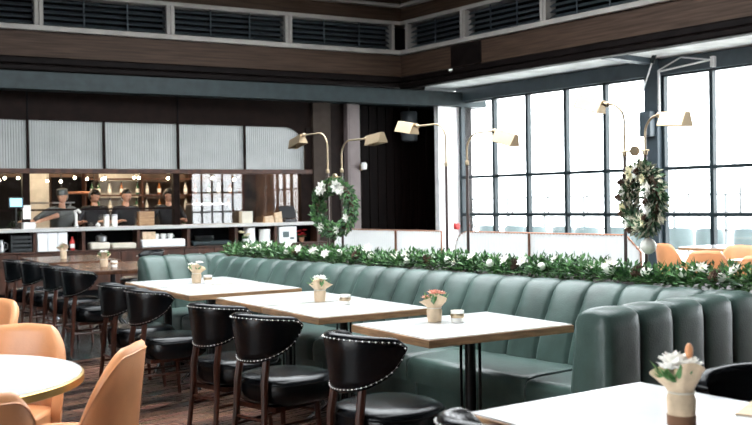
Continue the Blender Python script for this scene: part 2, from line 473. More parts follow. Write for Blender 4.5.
# ---- bar front
struct(bar_obj(MB().box(-8, 5.62, 0, .12, 2.82, 3.3), 'wall_bar_head', 'bar_frame_wood', smooth=False))
struct(bar_obj(MB().box(-8, 5.62, -.04, .12, 1.965, 2.045), 'trim_bar_rail', 'bar_wood', smooth=True, bevel=.008))
fr = MB()
for s in (-3.2, -2.0, -.78, .47, 1.67, 2.93, 4.15): fr.box(s - .018, s + .018, -.01, .1, 2.04, 2.83)
struct(bar_obj(fr, 'trim_bar_mullions', 'bar_frame_wood', smooth=False))
po = MB()
for s in (-2.4, .43, 2.88, 5.28): po.box(s - .055, s + .055, -.03, .1, 1.09, 1.97)
po.box(5.33, 5.62, -.03, .12, 0, 2.82)
struct(bar_obj(po, 'trim_bar_posts', 'bar_frame_wood', smooth=True, bevel=.006))
mr = MB().box(.48, 2.83, .0, .06, 1.365, 1.395).box(-2.4, .38, 0, .06, 1.365, 1.395)
struct(bar_obj(mr, 'trim_bar_middle_rail', 'bar_frame_wood', smooth=False))
for s in (-.78, .47, 2.93):
    struct(bar_obj(MB().box(s - .012, s + .012, -.008, 0, 2.83, 3.3), 'trim_bar_head_joint', 'near_black', smooth=False))
# curved corner filler at the top right of the last frosted panel
cf = MB(); poly = [(5.34, 2.83), (5.34, 2.42)]
for k in range(9):
    a = R(10 * k * 90 / 80); poly.append((4.93 + .40 * C(a), 2.42 + .40 * S(a)))
poly.append((4.93, 2.83))
cf.prism(poly, -.012, .06, 'y')
struct(bar_obj(cf, 'trim_bar_corner', 'bar_frame_wood', smooth=False))
# reeded frosted panels: each bay a pane of its own
bays = [(-3.2, -2.0), (-2.0, -.78), (-.78, .47), (.47, 1.67), (1.67, 2.93), (2.93, 4.15), (4.15, 5.34)]
for k, (a, b) in enumerate(bays):
    a += .018; b -= .018
    n = 30
    def ripple(u, v, a=a, b=b, n=n):
        return (a + (b - a) * u, .03 - .007 * abs(S(u * n * PI)), 2.045 + .775 * v)
    o = bar_obj(MB().grid(ripple, n * 6 + 1, 2), 'window_%d' % (6 + k), 'reeded_glass')
    struct(o)
# clear panes between rail and counter
for k, (a, b) in enumerate(((-2.35, .375), (.485, 2.825), (2.935, 5.225))):
    o = bar_obj(MB().box(a, b, .04, .048, 1.09, 1.965), 'window_%d' % (13 + k), 'bar_glass', smooth=False)
    struct(o)
# kitchen behind
struct(bar_obj(MB().box(-8, 6.2, 3.1, 3.25, 0, 3.3), 'wall_kitchen', 'kitchen_wall', smooth=False))
struct(bar_obj(MB().box(5.62, 5.75, .12, 3.1, 0, 3.3), 'wall_kitchen_side', 'kitchen_wall', smooth=False))
struct(bar_obj(MB().box(.95, 1.35, 3.06, 3.1, 0, 2.3), 'trim_kitchen_door', 'kitchen_tile', smooth=False))
struct(bar_obj(MB().box(2.3, 3.1, 3.06, 3.1, .9, 2.2), 'trim_kitchen_tiles', 'kitchen_tile', smooth=False))
struct(bar_obj(MB().box(-.2, .9, 3.04, 3.1, 0, 2.0).box(1.4, 2.2, 3.04, 3.1, 0, 2.0), 'trim_kitchen_panels', 'near_black', smooth=False))

# ---- outside
fe = MB()
for k in range(24): fe.box(21.0, 21.06, -9 + k * 1.45, -8.95 + k * 1.45, 0, 1.5)
for z in (.2, .62, 1.05, 1.5): fe.box(21.0, 21.05, -10, 26, z - .02, z + .02)
tag(fe.build('terrace_railing', 'pale_rail', smooth=False), 'pale railing along the terrace edge outside the windows', 'railing')
# ------------------------------------------------------------------ captain chair (faces +x, origin on the floor under the seat)
def captain_chair(loc, rz, label, group):
    t = empty('captain_chair', loc, rz, label, 'chair', group)
    TH = R(98)
    def prof(th):
        q = abs(th) / TH
        e = max(0, (q - .80) / .20)
        zb = .562 + .138 * q ** 2.6 + .045 * e ** 2; zt = .832 - .030 * q ** 1.6 - .040 * e ** 2.2
        return zb, zt
    def surf(th, z, off):
        k = (z - .54) / .29
        rx = .215 + .035 * k; ry = .175 + .045 * k
        return Vector((-(rx - off) * C(th) + .0, (ry - off) * S(th), z))
    def back(u, v):
        th = -TH + 2 * TH * u
        zb, zt = prof(th); h = zt - zb
        tk = .05
        # closed section: outer bottom -> outer top -> rim -> inner top -> inner bottom
        sec = [(0, .0), (0, .2), (0, .45), (0, .7), (.0, .9), (.008, .97), (.025, 1.0), (.042, .97), (tk, .9), (tk, .6), (tk, .3), (tk, .05), (.03, -.02), (.01, -.02)]
        off, f = sec[int(round(v * len(sec))) % len(sec)]
        return surf(th, zb + h * f, off)
    b = MB().grid(back, 37, 14, cv=True, cap=True).build('backrest', 'black_leather', t, angle=70)
    nl = MB()
    for k in range(27):
        th = -TH + 2 * TH * (k + .5) / 27; zb, zt = prof(th)
        p = surf(th, zt - .022, -.002); nl.ell(p, .0036, 6, 4)
    for k in range(30):
        th = -TH * .96 + 2 * TH * .96 * (k + .5) / 30; zb, zt = prof(th)
        p = surf(th, zb + .012, -.002); nl.ell(p, .0033, 6, 4)
    loop = [surf(-TH + 2 * TH * k / 30, prof(-TH + 2 * TH * k / 30)[1] - .022, .0) for k in range(31)]
    loop += [surf(TH * .96 - 2 * TH * .96 * k / 30, prof(TH * .96 - 2 * TH * .96 * k / 30)[0] + .012, .0) for k in range(31)]
    nl.tube(loop, .0003, 4, closed=True)
    nl.build('nail_stud', 'nail_metal', b)
    st = MB()
    def seat(u, v):
        a = 2 * PI * u
        pr = [(.02, .480), (.15, .478), (.205, .472), (.228, .458), (.236, .438), (.237, .385), (.230, .345), (.205, .322), (.02, .322)]
        r, z = pr[int(round(v * 8))]; r *= 1.04
        sq = 1 / max(abs(C(a)) ** 4 + abs(S(a)) ** 4, 1e-6) ** .25
        k = 1 + (sq - 1) * .55
        return Vector((r * k * C(a) + .085, r * k * S(a), z))
    st.grid(seat, 40, 9, cu=True)
    vs = st.v; n0 = len(vs)
    st.f.append(tuple(i * 9 for i in range(40))); st.f.append(tuple(i * 9 + 8 for i in range(39, -1, -1)))
    so = st.build('seat', 'black_leather', t, angle=50)
    pp = [(.2455 * (1 + ((1 / (abs(C(a)) ** 4 + abs(S(a)) ** 4) ** .25) - 1) * .55) * C(a) + .085,
           .2455 * (1 + ((1 / (abs(C(a)) ** 4 + abs(S(a)) ** 4) ** .25) - 1) * .55) * S(a), .438) for a in [2 * PI * i / 40 for i in range(40)]]
    MB().tube(pp, .005, 6, closed=True).build('piping', 'black_leather', so)
    MB().box(-.13, .22, -.15, .15, .295, .323).build('seat_rail', 'walnut', t, smooth=False)
    for s in (-1, 1):
        MB().tube([(-.150, s * .105, .578), (-.172, s * .110, .45), (-.178, s * .116, .3), (-.210, s * .13, 0)], [.020, .021, .018, .014], 8).build('leg', 'walnut', t)
    for s in (-1, 1):
        MB().tube([(.185, s * .14, .345), (.198, s * .148, .2), (.215, s * .158, 0)], [.020, .017, .013], 8).build('leg', 'walnut', t)
    for s in (-1, 1):
        MB().tube([(-.185, s * .12, .21), (.20, s * .15, .21)], .0095, 6).build('stretcher', 'walnut', t)
    MB().tube([(-.182, -.117, .255), (-.182, .117, .255)], .0095, 6).build('stretcher', 'walnut', t)
    MB().tube([(.193, -.145, .255), (.193, .145, .255)], .0095, 6).build('stretcher', 'walnut', t)
    return t

TR = R(-6.5)
def rear_to_center(x, y, rz, d=.265):
    return (x + d * C(rz), y + d * S(rz), 0)
GC = 'black captain chairs along the aisle side of the tables'
near = [
    (2.757, 3.50, 0, 'black leather captain chair at the single marble table, its whole studded back showing'),
    (2.844, 4.512, 10, 'black leather captain chair at the candle half of the middle marble table pair'),
    (2.926, 5.18, 10, 'black leather captain chair at the far half of the middle marble table pair'),
    (3.073, 6.428, -4, 'black leather captain chair behind the tan chair\'s tip, near half of the far marble pair'),
    (3.13, 7.065, -4, 'black leather captain chair at the far marble pair, its back overlapped by the next chair')]
c0 = captain_chair((near[0][0], near[0][1], 0), R(near[0][2]), near[0][3], GC)
for (x, y, rz, lb) in near[1:]:
    copy_tree(c0, (x, y, 0), R(rz), lb, GC)
GF = 'black captain chairs at the dark wooden tables by the bar'
for k, (x, y, lb) in enumerate([
    (3.525, 8.96, 'black leather captain chair at the dark wooden table, first in the far row of four'),
    (3.615, 9.76, 'black leather captain chair at the dark wooden table, second in the far row of four'),
    (3.70, 10.68, 'black leather captain chair in the far row, second from the left edge of the photo'),
    (3.705, 11.30, 'black leather captain chair in the far row, right at the left edge of the photo')]):
    rz = R((0, 6, 2, 5)[k]); copy_tree(c0, (x, y, 0), rz, lb, GF)
# opposite side of the dark tables
for k, (x, y, lb) in enumerate([
    (5.62, 10.1, 'black leather captain chair across the dark wooden table, mostly hidden behind the table and bench'),
    (5.85, 12.0, 'black leather captain chair on the bar side of the farthest wooden table')]):
    rz = PI + TR; copy_tree(c0, (x - .3, y, 0), rz, lb, GF)
# two at the marble table in the foreground
rz = R(4)
copy_tree(c0, (1.985, 1.865, 0), rz, 'black leather captain chair at the front marble table, only its shiny top rim showing', 'black captain chairs at the front marble table')
rz = R(185)
copy_tree(c0, (3.0, 1.72, 0), rz, 'black leather captain chair across the front marble table, behind the kraft-wrapped flowers', 'black captain chairs at the front marble table')

# ------------------------------------------------------------------ marble tables
def bistro_table(loc, rz, label, group, wx=.92, wy=.785, top='marble', edge='edge_wood', base=0.0):
    t = empty('dining_table', loc, rz, label, 'table', group)
    a, b = wx / 2, wy / 2
    MB().box(-a, a, -b, b, .708, .747).build('edge_band', edge, t, bevel=.002, smooth=True)
    MB().box(-a + .007, a - .007, -b + .007, b - .007, .7472, .752).build('table_top', top, t, bevel=.001, smooth=True)
    MB().tube([(0, 0, .05), (0, 0, .69)], .030, 16).build('post', 'black_metal', t, loc=(base, 0, 0))
    for s in (-1, 1):
        MB().tube([(0, s * .085, .05), (0, s * .085, .70)], .0085, 8).build('rod', 'black_metal', t, loc=(base, 0, 0))
    MB().box(-.2, .2, -.2, .2, .69, .708).build('top_plate', 'black_metal', t, smooth=False)
    MB().lathe([(.03, .035), (.10, .04), (.10, .055), (.04, .075)], n=20).build('hub', 'black_metal', t, loc=(base, 0, 0))
    for k in range(4):
        an = PI / 4 + k * PI / 2; d = Vector((C(an), S(an), 0))
        f = MB().tube([d * .05 + Vector((0, 0, .2)), d * .15 + Vector((0, 0, .11)), d * .27 + Vector((0, 0, .022))], [.012, .012, .012], 8)
        f.tube([d * .27 + Vector((0, 0, 0)), d * .27 + Vector((0, 0, .026))], [.02, .014], 8)
        f.build('foot', 'gun_metal', t, loc=(base, 0, 0))
    return t
GT = 'marble tables along the green bench'
t0 = bistro_table((3.572, 3.762, 0), R(-7), 'single white marble table with wooden edge, closest to the sloping end of the green bench', GT, .945, .755, base=.06)
for (x, y, rz, lb) in [
    (3.635, 4.895, R(-6), 'white marble table with wooden edge, near half of the middle pair, carrying a candle'),
    (3.715, 5.665, R(-6), 'white marble table with wooden edge, far half of the middle pair behind its thin seam'),
    (3.805, 6.71, R(-6.5), 'white marble table with wooden edge, near half of the far pair by the green bench'),
    (3.90, 7.51, R(-6.5), 'white marble table with wooden edge, far half of the far pair, against the bench corner')]:
    c = copy_tree(t0, (x, y, 0), rz, lb, GT)
    if y < 6: c.scale.x = .865
    for ch in [q for q in col.objects if q.parent == c]:
        if ch.location.x: ch.location.x = -.02 if y < 6 else (-.14 if y < 7 else -.22)
GW = 'dark wooden tables by the bar'
w0 = bistro_table((4.33, 10.22, 0), R(-8), 'glossy dark wooden table behind the bench end, with potted flowers and a candle', GW, .95, 1.5, 'table_wood', 'table_wood')
copy_tree(w0, (4.55, 12.15, 0), R(-8), 'glossy dark wooden table farthest back by the bar, with a white bouquet', GW)
# front table
nt = bistro_table((2.465, 1.685, 0), R(-4), 'white marble table in the front right corner with kraft-wrapped flowers', None, .82, .93)

# ------------------------------------------------------------------ round table and tan tub chairs
rt = empty('round_table', (.887, 4.083, 0), 0, 'round white marble table with a brass edge, cut by the left side of the photo', 'table')
MB().lathe([(.05, .706), (.645, .706), (.655, .71), (.655, .738), (.648, .742)], n=72).build('brass_edge', 'brass_edge', rt)
MB().lathe([(.05, .7405), (.646, .7405), (.646, .744), (.05, .744)], n=72).build('table_top', 'marble', rt)
MB().tube([(0, 0, .03), (0, 0, .7)], .04, 18).build('post', 'black_metal', rt)
MB().lathe([(.04, 0), (.27, 0), (.27, .015), (.06, .04)], n=40).build('base', 'black_metal', rt)

def tub_chair(loc, rz, label, group):
    t = empty('tub_chair', loc, rz, label, 'chair', group)
    TH = R(70)
    def sh(u, v):
        th = -TH + 2 * TH * u; q = abs(th) / TH
        e = max(0, (q - .40) / .60)
        zt = .85 - .02 * q - .38 * e ** 1.7; zb = .36
        sec = [(0, 0), (0, .25), (0, .5), (0, .75), (.0, .92), (.008, .975), (.022, 1), (.036, .975), (.044, .92), (.044, .6), (.044, .3), (.044, 0)]
        off, f = sec[int(round(v * len(sec))) % len(sec)]
        z = zb + (zt - zb) * f; k = (z - .36) / .44
        rx = .255 + .05 * k; ry = .245 + .03 * k
        sq = 1 / (abs(C(th)) ** 3.2 + abs(S(th)) ** 3.2) ** (1 / 3.2)
        sq = 1 + (sq - 1) * .8
        return Vector((-(rx - off) * C(th) * sq, (ry - off) * S(th) * sq, z))
    b = MB().grid(sh, 41, 12, cv=True, cap=True).build('backrest', 'tan_leather', t, angle=65)
    # stitched seam along the rim
    pts = []
    for k in range(41):
        p = sh(k / 40, 4 / 12); pts.append(p + Vector((0, 0, .004)))
    MB().tube(pts, .0035, 5).build('seam', 'tan_leather', b)
    MB().prism([(-.22 + 0 * k, 0) if False else ((.245 if abs(a) < PI / 2 else .215) * C(a) / (abs(C(a)) ** 4 + abs(S(a)) ** 4) ** .25 * .93, .222 * S(a) / (abs(C(a)) ** 4 + abs(S(a)) ** 4) ** .25 * .93) for k, a in enumerate([-PI + 2 * PI * i / 32 for i in range(32)])], .36, .465).build('seat', 'tan_leather', t, bevel=.018, seg=3)
    MB().box(-.18, .18, -.17, .17, .335, .362).build('seat_rail', 'walnut', t, smooth=False)
    for sx in (-1, 1):
        for sy in (-1, 1):
            MB().tube([(sx * .17, sy * .16, .345), (sx * .215, sy * .19, 0)], [.02, .012], 8).build('leg', 'walnut', t)
    return t
GO = 'tan leather tub chairs around the round marble table'
def face(x, y, tx, ty): return math.atan2(ty - y, tx - x)
u0c = tub_chair((1.475, 3.955, 0), R(138), 'tan leather tub chair seen side-on like a fin, between round table and black chairs', GO)
copy_tree(u0c, (1.37, 4.55, 0), face(1.37, 4.55, .9, 4.05), 'tan leather tub chair behind the round marble table, its inside back facing the camera', GO)
copy_tree(u0c, (.85, 3.34, 0), R(84), 'tan leather tub chair in the bottom left corner, only a strip of its back showing', GO)
copy_tree(u0c, (1.62, 6.10, 0), R(200), 'tan leather tub chair farther back at the left edge, only its curved back corner showing', 'tan leather tub chairs on the aisle')

# tan chairs and white tables by the windows
GR = 'tan leather tub chairs by the windows'
rr = [(10.65, 7.1, R(-20), 'tan leather tub chair by the window, just beside the hanging wreath'),
      (9.45, 6.0, R(35), 'tan leather tub chair by the window above the garland, its curved back towards us'),
      (10.25, 6.1, R(200), 'tan leather tub chair behind a white table by the window, its pale inside facing us'),
      (8.97, 5.02, R(20), 'tan leather tub chair by the window at the right edge of the photo')]
for (x, y, rz, lb) in rr: copy_tree(u0c, (x, y, 0), rz, lb, GR)
GWT = 'white square tables by the windows'
for (x, y, rz, lb) in [(11.75, 7.2, R(0), 'white square table between tan chairs by the window, under the big column'),
                       (9.75, 5.28, R(5), 'white square table at the right edge among the tan chairs'),
                       (10.7, 8.5, R(0), 'white square table left of the wreath, its wooden edge just showing')]:
    copy_tree(t0, (x, y, 0), rz, lb, GWT)

# pale chairs on the terrace
def terrace_chair(loc, rz, label, group):
    t = empty('terrace_chair', loc, rz, label, 'chair', group)
    def sh(u, v):
        th = R(-95) + R(190) * u
        sec = [(0, 0), (0, .5), (0, .9), (.012, 1), (.03, .9), (.03, .5), (.03, 0)]
        off, f = sec[int(round(v * 7)) % 7]
        q = abs(u - .5) * 2
        z = .42 + (.42 - .12 * q ** 3) * f
        return Vector((-(.27 - off) * C(th), (.27 - off) * S(th), z))
    MB().grid(sh, 21, 7, cv=True, cap=True).build('backrest', 'pale_blue', t, angle=60)
    MB().lathe([(.05, .40), (.25, .40), (.26, .44), (.24, .47), (.05, .475)], n=24).build('seat', 'pale_blue', t)
    for sx in (-1, 1):
        for sy in (-1, 1):
            MB().tube([(sx * .16, sy * .16, .41), (sx * .2, sy * .2, -.03)], .014, 6).build('leg', 'pale_rail', t)
    return t
GP = 'pale blue chairs on the terrace outside the windows'
# two rows of lookalikes seen through the glass
LBP = 'pale blue tub chair in the terrace row seen through the lower window panes'
tc0 = terrace_chair((16.4, 6.6, 0), R(20), LBP, GP)
for k in range(13):
    copy_tree(tc0, (16.4 + .12 * (k % 2), 7.35 + k * .74, 0), R(20 + 6 * (k % 3)), LBP, GP)

# ------------------------------------------------------------------ the green channelled bench
bq = empty('banquette', (0, 0, 0), 0, 'long U-shaped green leather bench with channelled back beside the marble tables', 'bench')
PROF = [(.0, .40), (.02, .50), (.055, .60), (.10, .70), (.15, .79), (.185, .85), (.22, .89), (.265, .913), (.31, .917), (.36, .905), (.395, .875), (.41, .82), (.41, .6), (.41, .35), (.41, .0)]
def channel(name, length, nch, xf, PROF=PROF, top=.92, sub=16, bulge=.042, ends=True, outer=1.0):
    """xf(s, d, z) -> world point. s runs along, d from the seat side to the outer side"""
    def fn(u, v):
        s = u * length; fr = (u * nch) % 1.0
        if u >= .99999: fr = 0
        m = abs(S(fr * PI)) ** .24
        i = int(round(v * (len(PROF) - 1))); d, z = PROF[i]
        z = z * top / .917 if z > .40 else z
        # outward normal of the profile
        a = PROF[max(i - 1, 0)]; b = PROF[min(i + 1, len(PROF) - 1)]
        tx, tz = b[0] - a[0], b[1] - a[1]; L = math.hypot(tx, tz) or 1
        nx, nz = -tz / L, tx / L
        w = bulge * (m - 1) * (.65 if 5 <= i <= 10 else 1)
        return xf(s, d + nx * w, z + nz * w)
    mb = MB().grid(fn, nch * sub + 1, len(PROF))
    k = len(PROF)
    if ends:
        n = nch * sub
        mb.f.append(tuple(range(k))); mb.f.append(tuple(n * k + j for j in range(k - 1, -1, -1)))
    return mb.build(name, 'green_leather', bq, angle=50)
XB = 4.36
channel('back', 5.75, 23, lambda s, d, z: Vector((XB + d, 2.72 + s, z)))
# near return: outer side towards the camera, seat side towards +y
PROF_R = [(.15, .40), (.155, .50), (.165, .60), (.175, .70), (.185, .79), (.195, .85), (.215, .89), (.26, .913), (.31, .917), (.36, .908), (.395, .88), (.41, .82), (.41, .6), (.41, .35), (.41, .0)]
channel('back', 1.31, 5, lambda s, d, z: Vector((3.47 + s, 3.10 - d, z)), PROF=PROF_R)
# far return: seat side towards the camera
channel('back', .90, 4, lambda s, d, z: Vector((3.87 + s, 8.18 + d, z)), top=.945)
def cushion(x0, x1, y0, y1, z0=.30, z1=.452, name='seat_cushion'):
    mb = MB()
    def fn(u, v):
        # rounded box cross-section along y with slight crown
        sec = [(x0 + .005, z0), (x0, z0 + .05), (x0 - .004, z1 - .05), (x0 + .004, z1 - .018), (x0 + .02, z1 - .004), (x0 + .06, z1 + .004), ((x0 + x1) / 2, z1 + .008), (x1, z1 - .012), (x1, z0)]
        x, z = sec[int(round(v * 8))]
        y = y0 + (y1 - y0) * u
        e = min(u, 1 - u) * (y1 - y0)
        k = 1 - math.exp(-e / .012)
        if z > z0 + .02: z -= .022 * (1 - k)
        if v < .55: x += .014 * (1 - k)
        return Vector((x, y, z))
    mb.grid(fn, 41, 9)
    mb.f.append(tuple(range(9))); mb.f.append(tuple(40 * 9 + j for j in range(8, -1, -1)))
    # crowd rings near the ends
    return mb.build(name, 'green_leather', bq, angle=50)
ys = [3.535, 4.56, 5.6, 6.64, 7.62]
for a, b in zip(ys, ys[1:]): cushion(3.84, 4.44, a + .004, b - .004)
cushion(3.80, 4.44, 2.96, 3.527)
cushion(3.86, 4.44, 7.63, 8.22)
for a, b in zip(ys, ys[1:]):
    MB().box(3.93, 4.5, a + .003, b - .003, .03, .297).build('plinth_panel', 'green_leather', bq, bevel=.012)
MB().box(3.90, 4.5, 3.0, 3.53, .03, .297).build('plinth_panel', 'green_leather', bq, bevel=.012)
MB().box(3.93, 4.5, 7.625, 8.3, .03, .297).build('plinth_panel', 'green_leather', bq, bevel=.012)
MB().box(4.0, 4.5, 3.1, 8.2, 0, .03).build('kickboard', 'near_black', bq, smooth=False)
# piping between cushions
for y in ys[:1]:
    MB().tube([(3.835, y - .004, .30), (3.832, y - .004, .42), (3.85, y - .004, .446), (3.92, y - .004, .456), (4.42, y - .004, .455)], .007, 6).build('piping', 'green_piping', bq)

# ledge behind the bench
lg = empty('planter_ledge', (0, 0, 0), 0, 'dark wooden ledge behind the green bench carrying garland, lamps and glass screens', 'ledge')
box('body', 'bar_frame_wood', 4.80, 5.52, 2.69, 8.75, 0, .855, lg)
box('top', 'bar_frame_wood', 4.80, 5.54, 2.67, 8.77, .855, .88, lg, bevel=.004)

# reeded glass screens with copper rims standing on the ledge
def screen(y0, y1, top, corner0, corner1, divs, label, rad=.15, x=5.42):
    r = empty('reeded_screen', (x, 0, .88), 0, label, 'screen', 'reeded glass screens on the ledge')
    zt = top - .88
    outline = [(y1, 0)]
    if corner1:
        outline += [(y1 - rad + rad * C(R(a)), zt - rad + rad * S(R(a))) for a in range(0, 91, 15)]
    else: outline += [(y1, zt)]
    if corner0:
        outline += [(y0 + corner0, zt), (y0, zt - corner0 * .95)]
    else: outline += [(y0, zt)]
    outline += [(y0, 0)]
    def zmax(y):
        z = zt
        if corner1 and y > y1 - rad: z = min(z, zt - rad + math.sqrt(max(0, rad * rad - (y - y1 + rad) ** 2)))
        if corner0 and y < y0 + corner0: z = min(z, zt - (y0 + corner0 - y) * .95)
        return z
    n = int((y1 - y0) / .03)
    def fn(u, v):
        y = y0 + (y1 - y0) * u
        rp = .005 * abs(S(u * n * PI))
        return Vector(((-.006 - rp) if v < .5 else .006, y, (zmax(y)) * (0 if v in (0, 1) else 1)))
    mb = MB()
    m = n * 4
    vs = []; fs = []
    for i in range(m + 1):
        u = i / m; y = y0 + (y1 - y0) * u; rp = .005 * abs(S(u * n * PI)); z = zmax(y)
        vs += [(-.006 - rp, y, 0), (-.006 - rp, y, z), (.006, y, z), (.006, y, 0)]
    for i in range(m):
        for j in range(4):
            fs.append((i * 4 + j, (i + 1) * 4 + j, (i + 1) * 4 + (j + 1) % 4, i * 4 + (j + 1) % 4))
    mb.add(vs, fs); mb.build('reeded_glass', 'reeded_screen', r, angle=60)
    MB().tube([(0, a, b) for a, b in outline], .009, 8).build('rim', 'copper', r)
    for y in divs:
        MB().box(-.02, .012, y - .009, y + .009, 0, zt).build('divider', 'copper', r, smooth=False)
    return r
screen(5.93, 7.46, 1.168, 0, .15, [6.52], 'farther reeded glass screen with a rounded copper-rimmed end, in front of the dark timber doors')
screen(3.93, 5.76, 1.168, .12, .15, [4.93], 'nearer reeded glass screen with a copper rim, in front of the bright windows')
# ------------------------------------------------------------------ garland on the ledge
rnd.seed(11)
gl = empty('garland', (0, 0, .88), 0, 'long leafy green garland lying on the ledge behind the green bench', 'garland')
def garl_center(t):
    y = 2.72 + t * 5.85
    return Vector((4.86 + .025 * S(y * 3.1), y, .058 + .015 * S(y * 5)))
st = MB(); st.tube([garl_center(k / 60) for k in range(61)], .012, 6); st.build('stem', 'stem_green', gl)
for nm, m, cnt, (l0, l1), (w0, w1) in (('foliage', 'leaf', 4600, (.03, .058), (.018, .03)), ('fir_sprigs', 'dark_leaf', 2600, (.035, .075), (.010, .018))):
    mb = MB()
    for k in range(cnt):
        t = rnd.random(); c = garl_center(t)
        a = rnd.uniform(-.35, PI + .35); rr_ = rnd.uniform(.0, .105)
        p = c + Vector((C(a) * rr_ * 1.25, 0, max(-.03, S(a) * rr_ * .9)))
        d = Vector((C(a) * .9 + rnd.uniform(-.5, .5), rnd.uniform(-1, 1), S(a) * .8 + rnd.uniform(-.1, .55)))
        p.z = max(p.z, .006)
        if p.z + d.normalized().z * .08 < .006: d.z = abs(d.z) * .5
        if p.x < 4.82 or (p.x + d.normalized().x * .08) < 4.80: p.z = max(p.z, .052); d.z = max(d.z, .05)
        mb.leaf(p, d, (rnd.uniform(-.5, .5), rnd.uniform(-.5, .5), 1), rnd.uniform(l0, l1), rnd.uniform(w0, w1))
    for k in range(900):
        t = rnd.random(); c = garl_center(t)
        mb.leaf((rnd.uniform(4.825, 4.86), c.y, rnd.uniform(.012, .06)), (rnd.uniform(-.3, .3), rnd.uniform(-1, 1), rnd.uniform(.0, .5)), (rnd.uniform(-1, .2), 0, 1), rnd.uniform(l0, l1) * .9, rnd.uniform(w0, w1))
    mb.build(nm, m, gl, smooth=False)

def bauble(loc, r, label, group):
    t = empty('bauble', loc, 0, label, 'bauble', group)
    MB().ell((0, 0, 0), r, 18, 12).build('ball', 'pearl', t)
    MB().lathe([(.2 * r, r * .95), (.2 * r, r * 1.16), (.05 * r, r * 1.2)], n=10).build('cap', 'brass', t)
    return t
GB = 'white baubles in the garland'
LBB = 'small pearly white bauble nestled in the green garland on the ledge'
b0 = bauble((4.80, 3.72, .985), .042, 'biggest pearly white bauble in the garland, just below the nearer glass screen', GB)
bs0 = bauble((4.80, 2.95, .975), .028, LBB, GB)
for y in (3.2, 3.45, 3.72, 4.3, 4.75, 5.15, 5.62, 6.1, 6.6, 7.0, 7.45, 8.0):
    copy_tree(bs0, (4.79 + rnd.uniform(-.01, .04), y + rnd.uniform(-.08, .08), .975 + rnd.uniform(-.02, .025)), 0, LBB, GB)

def blossom(loc, rz, label, group, m='white_petal', s=1.0):
    t = empty('blossom', loc, rz, label, 'flower', group)
    mb = MB()
    for ring, (n, el, L) in enumerate(((6, .35, .05), (5, .9, .04))):
        for k in range(n):
            a = 2 * PI * k / n + ring * .5
            mb.leaf((0, 0, .005 * ring), (C(a), S(a), el), (0, 0, 1), L * s, L * .7 * s)
    mb.build('petals', m, t, smooth=False)
    MB().ell((0, 0, .014 * s), .008 * s, 8, 6).build('center', 'cream_petal', t)
    return t
GBL = 'cream blossoms in the garland'
LBL = 'small cream white blossom tucked into the green garland on the ledge'
f0_ = blossom((4.79, 3.1, 1.0), 0, LBL, GBL)
for k in range(22):
    y = 2.9 + k * .25 + rnd.uniform(-.08, .08)
    c = copy_tree(f0_, (4.80 + rnd.uniform(-.04, .05), y, 1.0 + rnd.uniform(-.03, .045)), rnd.uniform(0, 6), LBL, GBL)
    c.rotation_euler = (rnd.uniform(-.5, .5), R(-50) + rnd.uniform(-.3, .3), rnd.uniform(-.6, .6))
def pinecone(loc, label, group, s=1.0, rot=(0, 0, 0)):
    t = MB()
    for lay in range(8):
        z = -.03 + lay * .0085; rr_ = .024 * math.sin(PI * (lay + 1.2) / 10)
        for k in range(8):
            a = 2 * PI * k / 8 + lay * .4
            t.leaf((C(a) * rr_ * .3 * s, S(a) * rr_ * .3 * s, z * s), (C(a), S(a), .35), (0, 0, 1), (rr_ + .006) * s, .018 * s)
    t.ell((0, 0, 0), (.014 * s, .014 * s, .033 * s), 8, 6)
    o = t.build('pine_cone', 'pine_brown', None, loc, smooth=False); o.rotation_euler = rot
    tag(o, label, 'pine cone', group); return o
LPC = 'brown pine cone half buried in the green garland on the ledge'
p0 = pinecone((4.785, 3.5, .98), LPC, 'pine cones in the garland', 1.2, (.6, .9, 0))
for y in (2.98, 4.5, 5.4, 6.3, 7.2):
    p = p0.copy(); col.objects.link(p); p.location = (4.785, y, .98); p.rotation_euler = (rnd.uniform(-1, 1), rnd.uniform(.3, 1.2), 0)

